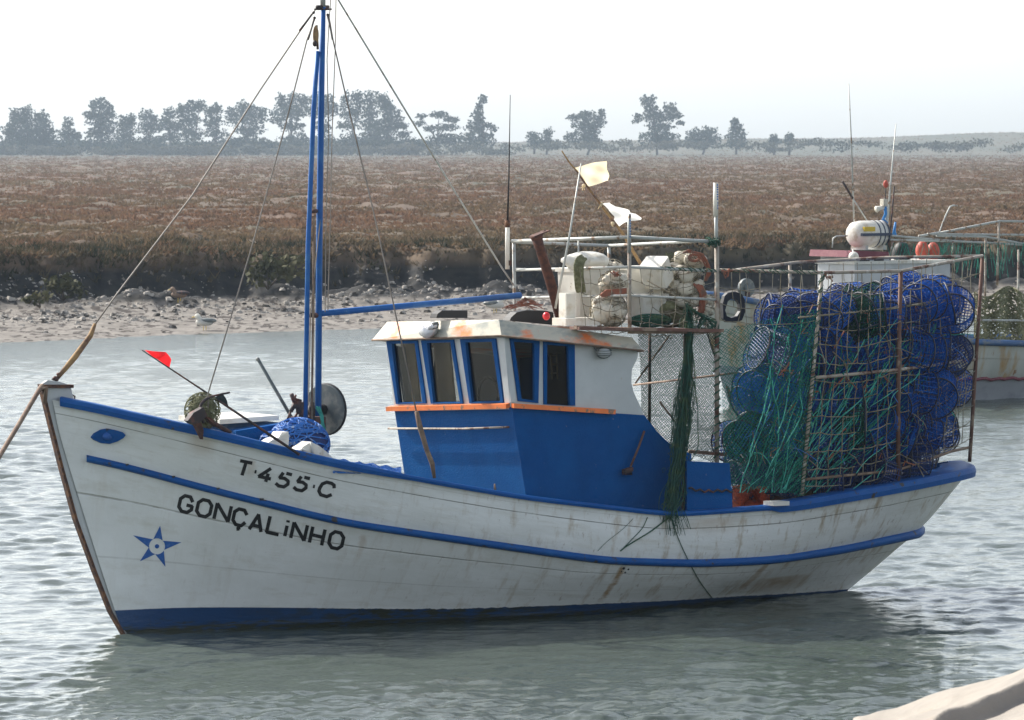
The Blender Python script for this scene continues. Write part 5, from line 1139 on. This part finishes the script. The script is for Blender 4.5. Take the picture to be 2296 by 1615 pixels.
solo(b, 'hanging_net', ['netgreen'], 'dark green net gathered into a column from rack corner to boat rail', 'net', c)
c = T(1590, 720, 1.0); b = MB()
def tri(a, q): # triangular drape between the rack corner and the post
    y = lerp(690, 742, q); return T(lerp(1543, 1612, a) if q > .5 else lerp(1540, 1545 + 130 * (q), a), y + 6 * math.sin(a * 9), 1.08 + .03 * math.sin(a * 20 + q * 7))
scribble(b, tri, 190, .0035, 12, .5, 3); solo(b, 'draped_net', ['netgreen'], 'crumpled green net draped over the aft rack corner', 'net', c)
for i, (pts, r, lb) in enumerate(((((1500, 1160), (1462, 1190), (1410, 1222), (1391, 1236)), .007, 'thick green strand trailing down the hull below the hanging net'), (((1452, 1160), (1440, 1185), (1415, 1212), (1395, 1232)), .004, 'thin green strand trailing just left of the thick one'), (((1508, 1165), (1520, 1205), (1545, 1260), (1570, 1305), (1597, 1341)), .0045, 'long thin line hanging from the rail to the water'), (((1420, 1163), (1395, 1188), (1362, 1214), (1340, 1236)), .0022, 'faint thread hanging farthest left of the green strands'))):
    P = [on_hull(u, v, .012) for u, v in pts]; P = [p for p in P if p]; b = MB(); b.tube(smooth_path(P, 4), r, 5)
    solo(b, 'trailing_line', ['netgreen'], lb, 'line', P[0], 'lines trailing over the hull side')
# red rope pile, sacks and floats in the stern well
c = T(1680, 1120, .95); b = MB(); scribble(b, lambda a, q: T(lerp(1644, 1725, a), lerp(1086 + 14 * abs(a - .4), 1140, q), .95 - .25 * q + .1 * math.sin(9 * a)), 240, .0065, 10, .6, 4)
b.ball(T(1680, 1132, .72), .15, .12, .05, axes=AXS); solo(b, 'red_rope_pile', ['ropered'], 'heap of red rope in the stern well beside the blue board', 'rope', c)
# deck brush on the wheelhouse side
b = MB(); b.tube([T(*c3(1725, 840), 1.04), T(*c3(1690, 940), 1.06), T(*c3(1640, 1060), 1.06)], .011, 6); o_ = T(*c3(1640, 1060), 1.05); t_ = thing('deck_brush', 'old deck brush hanging on the blue wheelhouse side', 'brush', o_); part(b, 'handle', ['rustpipe'], t_)
b = MB(); b.box(T(*c3(1622, 1082), 1.05), AX * .045 + FU * .01, PX * .03, FU * .02)
for k in range(24): p = T(*c3(1600 + k * 2, 1088), 1.05 + rg.uniform(-.02, .02)); b.tube([p, p + Vector((rg.uniform(-.02, .02), 0, -.035))], .003, 3)
part(b, 'head', ['iron'], t_)
# --- foredeck
c = T(318, 785, .5); e_ = T(672, 1020, 1.2); t_ = thing('marker_pole', 'thin dark pole with a red flag leaning out over the bow rail', 'flag pole', e_)
b = MB(); b.tube([c, T(465, 882, .75), T(540, 932, .9), e_], [.006, .010, .013, .015], 6); part(b, 'pole', ['iron'], t_)
b = MB(); cloth(b, [(322, 785), (345, 788), (370, 789.5), (377, 796), (384.5, 806), (384, 816), (381.5, 827), (355, 807)], .53, 2, .012); o = part(b, 'flag', ['flagred'], t_); o['label'] = 'red triangular flag'
b = MB(); cloth(b, [c9(*p) for p in ((385, 160), (480, 115), (505, 170), (532, 255), (470, 215))], .8, 3, .01); o = part(b, 'flag', ['flagblack'], t_); o['label'] = 'small black furled flag'
c = T(*c9(280, 285), .72); t_ = thing('net_ball', 'round wiry ball of olive netting above the anchor on the bow rail', 'net', c - FU * .17, None)
b = MB(); scribble(b, ball_fn(c, .17, .15, .17, 1), 110, .0042, 22, 1.2); scribble(b, ball_fn(c, .13, .11, .13, 1), 60, .005, 22, 1.2); b.ball(c - FU * .05, .09, .08, .10, axes=AXS, lump=.08); part(b, 'net', ['olive'], t_)
c = T(*c9(270, 420), .95); t_ = thing('anchor', 'rusty anchor hanging over the blue bow rail', 'anchor', c)
b = MB(); b.tube(smooth_path([T(*c9(540, 108), .78), T(*c9(430, 130), .8), T(*c9(330, 160), .84), T(*c9(265, 225), .88), T(*c9(262, 300), .9), T(*c9(290, 400), .93)], 4), [.010] * 8 + [.014] * 13, 6); part(b, 'shank', ['iron'], t_)
for P_, lb in ((((225, 350), (205, 400), (240, 470), (285, 560), (292, 470), (270, 400)), 1), (((300, 330), (350, 380), (420, 440), (380, 360)), 2), (((140, 380), (200, 300), (290, 250), (330, 330), (250, 400), (180, 410)), 3)):
    b = MB(); b.plate([T(*c9(*p), .92 + .02 * lb) for p in P_], -PX * (.05 + .01 * lb)); part(b, 'fluke', ['rust' if lb < 3 else 'iron'], t_)
b = MB(); b.tube([T(*c9(330, 370), .85), T(*c9(420, 420), .8), T(*c9(550, 495), .8)], .022, 6); part(b, 'stock', ['iron'], t_)
c = T(*c9(1200, 560), .45); t_ = thing('blue_net_heap', 'domed heap of bright blue netting by the mast foot', 'net', c)
b = MB(); cc = T(*c9(1200, 570), .50); b.ball(cc - FU * .04, .30, .22, .24, 18, 12, AXS, .03); part(b, 'core', ['trapnavy'], t_)
b = MB(); scribble(b, ball_fn(cc - FU * .04, .31, .23, .25, 1.01), 240, .0065, 10, .35); scribble(b, ball_fn(T(*c9(990, 570), .6), .17, .12, .09, 1), 50, .006, 10, .5); part(b, 'net', ['netblue'], t_)
c = T(*c9(1800, 800), 1.0); b = MB(); scribble(b, lambda a, q: T(*c9(lerp(1540, 2190, a), lerp(745 + 95 * a + 10 * math.sin(a * 30), 880 + 10 * a, q)), lerp(1.22, .7, 1 - q)), 170, .0052, 12, .4); solo(b, 'loose_blue_net', ['netblue'], 'low tangle of blue net along the rail before the wheelhouse', 'net', c)
for P_, t, lb in ((((920, 590), (965, 555), (1010, 540), (1050, 490), (1100, 485), (1110, 560), (1100, 620), (1190, 690), (1060, 650)), .95, 'crumpled white sack between marker pole and blue net heap'), (((1190, 690), (1230, 640), (1325, 582), (1400, 620), (1480, 680), (1545, 745), (1560, 790), (1340, 760)), 1.05, 'white folded sack standing up behind the rail right of the mast foot')):
    c = T(*c9(*P_[0]), t); b = MB(); b.plate([T(*c9(*p), t) + PX * rg.uniform(-.02, .02) for p in P_], -PX * .16)
    if t > 1: b.tube([T(*c9(1325, 582), t + .01), T(*c9(1340, 700), t + .02)], .012, 5); b.tube([T(*c9(1200, 690), t + .01), T(*c9(1240, 650), t + .03), T(*c9(1290, 690), t + .02)], .014, 5)
    o = solo(b, 'white_sack', ['plastic'], lb, 'sack', c)
b = MB(); b.tube([T(578, 805, -.5), T(650, 930, -.5), T(672, 968, -.5)], .017, 8); b.ball(T(578, 806, -.5), .02); solo(b, 'boat_hook', ['darkgrey'], 'grey pole standing tilted left of the mast', 'pole', T(672, 968, -.5))
b = MB(); b.tube(smooth_path([T(95, 866, -.0), T(88, 874, .08), T(40, 955, .5), T(0, 1021, .9), T(-60, 1122, 1.5), T(-160, 1290, 2.6)], 5), .022, 8); b.tube([T(88, 874, .06), T(104, 868, .06), T(100, 905, .06)], .02, 6); solo(b, 'mooring_rope', ['wood'], 'thick dark mooring rope running from the bow out of frame left', 'rope', T(95, 866, 0))
# ============================================================ THE BOAT BEHIND
Q0 = Zp(1640, 909, 0); TH2 = R(36); A2 = Vector((math.cos(TH2), math.sin(TH2), 0)); P2v = Vector((math.sin(TH2), -math.cos(TH2), 0))
def T2(u, v, t): return T(u, v, t, Q0, P2v)
def B2(s, t, z): return Q0 + A2 * s + P2v * t + Vector((0, 0, z - Q0.z))
B2T = thing('fishing_boat', 'second fishing boat moored behind, maroon cabin roof and rust streaked hull', 'fishing boat', B2(3, 0, 0))
# stations along its length, half breadth at rail / mid / waterline and their heights
ST2 = [(-.80, .02, .02, .0, 1.95), (-.45, .35, .18, .02, 1.90), (0, .68, .42, .05, 1.80), (.7, 1.05, .80, .30, 1.62), (1.6, 1.35, 1.12, .62, 1.42), (2.8, 1.55, 1.38, .95, 1.20), (4.2, 1.62, 1.50, 1.15, 1.04), (6, 1.6, 1.5, 1.15, .96), (8, 1.45, 1.3, .8, .98), (9.5, 1.1, .8, .3, 1.05), (10.3, .1, .05, .01, 1.12)]
def st2(s): return [float(np.interp(s, [r[0] for r in ST2], [r[k] for r in ST2])) for k in range(1, 5)]
b = MB(); b.smooth = True
xs2 = [lerp(-.8, 10.3, i / 60) for i in range(61)]; lev = [1.0, .78, .55, .36, .12, -.15]
for side in (1, -1):
    vs = []
    for s in xs2:
        b0, b1, b2, z = st2(s)
        for f in lev:
            hb_ = b1 + (b0 - b1) * (f - .5) * 2 if f > .5 else b2 + (b1 - b2) * max(f, 0) * 2
            s_ = s if s > .2 else s + (1 - f) * .75 * min((.2 - s), 1) ; vs.append(B2(s_, side * max(hb_, 0), z * f if f > 0 else -.25))
    n = len(lev); cur = []
    for i in range(60):
        for k in range(n - 1):
            b.cur = 0 if k < 3 else (1 if k == 3 else 1); f = [i * n + k, i * n + k + 1, (i + 1) * n + k + 1, (i + 1) * n + k]; cur.append((f, b.cur))
    o_ = len(b.v); b.v += vs
    for f, m_ in cur: b.f.append([o_ + k for k in (f if side > 0 else f[::-1])]); b.m.append(m_); b.sm.append(True)
HM2 = mat('second_hull_paint', (.42, .43, .38), .5, c2=(.36, .22, .07), scale=2.2, lo=.50, hi=.66, stretch=(1.6, 1.6, .25), c3=(.25, .13, .05), s3=5, lo3=.62, hi3=.7)
part(b, 'hull', [HM2, 'grey2'], B2T)
b = MB()
for side in (1, -1): b.tube([B2(s, side * (st2(s)[0] + .02), st2(s)[3]) for s in xs2], .06, 6)
M['rail2'] = mat('dusty_blue_rail', (.04, .10, .22), .55, c2=(.14, .16, .18), scale=3, lo=.5, hi=.6); part(b, 'cap_rail', ['rail2'], B2T)
b = MB(); pp = [B2(s, st2(s)[0] * .62 + st2(s)[1] * .38 + .03, st2(s)[3] * .66) for s in [lerp(-.05, 2.2, i / 12) for i in range(13)]]; b.tube(pp, .075, 8); part(b, 'rub_rail', ['rail2'], B2T)
b = MB(); pp = [B2(s, st2(s)[1] * .72 + st2(s)[2] * .28 + .02, st2(s)[3] * .37 + .014 * math.sin(i * 2.1) + .006 * math.sin(i * 5.3)) for i, s in enumerate([lerp(2.5, 9, i / 60) for i in range(61)])]; b.tube(pp, .03, 5); part(b, 'waterline_stripe', ['maroon'], B2T)
b = MB(); b.tube([B2(-.86, 0, 2.05), B2(-.30, .0, .95), B2(-.02, 0, .1)], .05, 6); part(b, 'stem_post', ['rustor'], B2T)
b = MB(); b.add([B2(s, t * (st2(s)[0] - .05), st2(s)[3] - .28) for s in xs2 for t in (-1, 1)], [[2 * i, 2 * i + 1, 2 * i + 3, 2 * i + 2] for i in range(60)]); part(b, 'deck', ['deck'], B2T)
# cabin
def T2p(L_, t): return [T2(u, v, t) for u, v in L_]
c0, c1_ = T2(1916, 664, .9), T2(2130, 664, .9); s0_, s1_ = (c0 - Q0).dot(A2), (c1_ - Q0).dot(A2); zt = T2(1916, 577, .9).z; zm = T2(1916, 591, .9).z; zb_ = .6
b = MB(); b.box(B2((s0_ + s1_) / 2, .4, (zm + zb_) / 2), A2 * (s1_ - s0_) / 2, P2v * .5, FU * (zm - zb_) / 2); cab = part(b, 'cabin', ['white2'], B2T)
b = MB(); b.box(B2((s0_ + s1_) / 2, .4, zm + .01), A2 * ((s1_ - s0_) / 2 + .04), P2v * .54, FU * .025); part(b, 'cabin_ledge', ['plastic'], cab)
s2_ = (T2(1990, 600, .85) - Q0).dot(A2); b = MB(); b.box(B2((s0_ + s2_) / 2 + .03, .4, (zt + zm) / 2 + .03), A2 * (s2_ - s0_) / 2, P2v * .46, FU * (zt - zm) / 2); part(b, 'wheelhouse', ['white2'], cab)
for u in (1972, 1940):
    b = MB(); b.plate(T2p([(u - 12, 580), (u + 10, 580), (u + 10, 589), (u - 12, 589)], .862), -P2v * .01); part(b, 'window', ['dark'], cab)
b = MB(); b.plate(T2p([(1908, 562), (1992, 565), (1994, 577), (1905, 577)], .95), -P2v * 1.1); part(b, 'roof', ['maroon'], cab)
b = MB(); b.plate(T2p([(2000, 665), (2130, 665), (2130, 700), (1918, 700), (1918, 668)], .96), -P2v * .05); part(b, 'cabin_skirt', ['plastic'], cab)
# canister, aerials
rc = T2(1947, 525, .3); t_ = thing('life_raft', 'white life raft canister with dark bands on the maroon roof', 'life raft', rc - FU * .25)
b = MB(); rl = .40; prof_ = [(-1, .0), (-.99, .10), (-.93, .17), (-.8, .215), (-.5, .235), (.5, .235), (.8, .215), (.93, .17), (.99, .10), (1, 0)]
b.tube([rc + A2 * rl * p[0] for p in prof_], [max(p[1], .004) for p in prof_], 20); part(b, 'canister', ['plastic'], t_)
b = MB(); b.tube([rc + A2 * rl * .985 * p[0] + FU * -.0 for p in prof_[1:-1]], [p[1] * 1.02 for p in prof_[1:-1]], 20)
b = MB(); b.plate([rc + P2v * .25 + A2 * x * rl + FU * z for x, z in ((-.85, .02), (.85, .02), (.85, -.03), (-.85, -.03))], -P2v * .06); part(b, 'seam_band', ['navyband'], t_)
for x in (.22, .48, .74):
    b = MB(); b.tube([rc + A2 * rl * (x - .03), rc + A2 * rl * (x + .03)], .241, 20); part(b, 'strap', ['navyband'], t_)
b = MB(); b.plate([rc + P2v * .235 + A2 * x * rl + FU * z for x, z in ((-.72, .13), (-.1, .13), (-.1, .05), (-.72, .05))], -P2v * .05); part(b, 'sticker', ['yellow'], t_)
b = MB()
for x in (-.5, .5): b.box(rc + A2 * x * rl - FU * .235, A2 * .03, P2v * .2, FU * .04)
part(b, 'cradle', ['galv'], t_)
b = MB(); b.ball(T2(1914, 576, 1.05), .09); b.tube([T2(1914, 576, 1.05), T2(1912, 560, 1.0)], .015, 5); solo(b, 'white_buoy', ['plastic'], 'small white buoy hanging at the front of the maroon roof', 'buoy', T2(1914, 576, 1.05))
def pipe2(name, pts, r, m_, n=6): return pipe(name, pts, r, m_, B2T, n)
pipe2('whip_aerial', T2p([(1903, 187), (1909, 320), (1915, 500)], 0), [.008, .014, .018], 'galv'); pipe2('whip_aerial', T2p([(2009, 278), (1996, 420), (1986, 560)], .1), [.008, .018, .02], 'galv')
pipe2('mast', T2p([(1988, 450), (1986, 560)], .3), .025, 'galv'); pipe2('pole', T2p([(2005, 418), (1998, 500), (1989, 575)], .5), .016, 'iron'); pipe2('pole', T2p([(1889, 407), (1912, 445)], .1), .02, 'iron'); pipe2('pole', T2p([(1912, 445), (1946, 498)], .1), .012, 'galv')
pipe2('lamp_post', T2p([(1986, 420), (1985, 450)], .3), .010, 'dark'); b = MB(); b.ball(T2(1986, 413, .3), .045, .045, .07); part(b, 'warning_lamp', ['orangebuoy'], B2T)
b = MB(); b.box(T2(1982, 454, .3), A2 * .05, P2v * .05, FU * .06); part(b, 'lamp_box', ['bundle'], B2T)
b = MB(); b.tube(T2p([(1965, 470), (1972, 467), (1986, 464)], .3), [.06, .04, .03], 8); part(b, 'horn', ['plastic'], B2T)
b = MB(); b.tube(wob(T2p([(1985, 462), (1986, 478), (1983, 490), (1989, 500)], .32), .02, rg), .03, 6); b.tube(wob(T2p([(2008, 498), (2006, 520), (2008, 532)], .4), .02, rg), [.02, .03, .05], 6); part(b, 'blue_tie', ['skyblue'], B2T)
pipe2('roof_rail', T2p([(1866, 556), (1868, 535), (1875, 530), (1900, 529)], .6), .014, 'galv')
for P_ in (((2000, 529), (2140, 541)), ((1998, 538), (2137, 541), (2300, 549)), ((2080, 525), (2300, 527)), ((2100, 524), (2241, 496), (2300, 497)), ((2100, 529), (2210, 531), (2300, 548)), ((2060, 530), (2105, 522))): pipe2('cage_rail', T2p(P_, .6), .022, 'galv')
for P_ in (((2240, 497), (2236, 640)), ((2210, 532), (2208, 760)), ((2284, 560), (2281, 760)), ((2002, 540), (1994, 590)), ((2137, 541), (2136, 600))): pipe2('cage_post', T2p(P_, .62), .022, 'pipe')
pipe2('cage_rail', T2p(((2196, 718), (2300, 719)), 1.4), .02, 'galv'); pipe2('curved_pole', smooth_path(T2p([(2105, 525), (2115, 497), (2126, 472), (2133, 462), (2146, 461)], .7), 3), .014, 'galv')
b = MB()
for k in range(90):
    u = lerp(1985, 2320, rg.random()); v0 = 545; L_ = rg.uniform(40, 80) if u > 2140 else rg.uniform(20, 46); d_ = rg.choice((-1, 1)) * rg.uniform(5, 14); b.tube(T2p([(u, v0), (u + d_ * .5, v0 + L_ * .5), (u + d_, v0 + L_)], .64), .0045, 3)
part(b, 'cage_net', ['netsea'], B2T)
c = T2(2260, 705, .9); b = MB(); scribble(b, lambda a, q: T2(lerp(2185, 2330, a), lerp(655 + 12 * math.sin(a * 9), 762, q), .9 + .1 * math.sin(20 * a)), 330, .013, 12, .4, 3); o = solo(b, 'brown_net_pile', ['olive'], 'brown green net pile filling the cage of the second boat', 'net', c)
for u, lb in ((2068, 'left of two orange buoys on the second boat'), (2092, 'right of two orange buoys on the second boat')):
    b = MB(); b.ball(T2(u, 562 + (u > 2080) * 3, .3), .12, .12, .17, lump=.03); solo(b, 'orange_buoy', ['orangebuoy'], lb, 'buoy', T2(u, 562, .3), 'orange buoys on the second boat')
b = MB(); b.ball(T2(2022, 568, .35), .17, .15, .20, lump=.06); solo(b, 'black_bag', ['dark'], 'black bag beside the orange buoys on the second boat', 'bag', T2(2022, 568, .35))
# hauler on its bow and a black ring
hc2 = T2(1673, 646, -.1); b = MB(); b.tube([hc2 - P2v * .03, hc2 + P2v * .03], .165, 24, smooth=False); b.tube([hc2 + P2v * .03, hc2 + P2v * .09], .07, 12); t_ = thing('net_hauler', 'grey hauler wheel on the bow of the second boat', 'hauler', hc2 - FU * .2); part(b, 'wheel', ['darkgrey'], t_)
b = MB(); b.box(hc2 - FU * .2, A2 * .05, P2v * .05, FU * .2); part(b, 'stand', ['iron'], t_)
rp_ = [(1625, 664), (1632, 657), (1648, 654), (1664, 660), (1670, 672), (1671, 700), (1664, 718), (1650, 724), (1630, 723), (1622, 714), (1621, 680)]; ri_ = [(1632, 676), (1640, 670), (1652, 672), (1659, 682), (1660, 698), (1653, 709), (1640, 713), (1630, 709), (1626, 696)]
b = MB(); b.plate([T(u, v, -.95) for u, v in rp_], -PX * .05, [[T(u, v, -.95) for u, v in ri_]]); solo(b, 'black_ring', ['dark'], 'thick black ring hung on the cage just aft of the tall aerial', 'ring', T(1646, 724, -.95))
# ============================================================ HAZE
b = MB(); b.box((0, 1150, 24), (2300, 0, 0), (0, 2180, 0), (0, 0, 27)); hz = b.build('haze', [bpy.data.materials.new('haze_air')]); hz['kind'] = 'stuff'; hz['category'] = 'haze'; hz['label'] = 'thin pale haze over the river and marsh'
m = hz.data.materials[0]; m.use_nodes = True; n = m.node_tree.nodes; n.remove(n['Principled BSDF']); pv = n.new('ShaderNodeVolumePrincipled'); pv.inputs['Color'].default_value = (.70, .85, 1, 1); pv.inputs['Density'].default_value = .00017; pv.inputs['Anisotropy'].default_value = .3
m.node_tree.links.new(pv.outputs[0], n['Material Output'].inputs['Volume'])
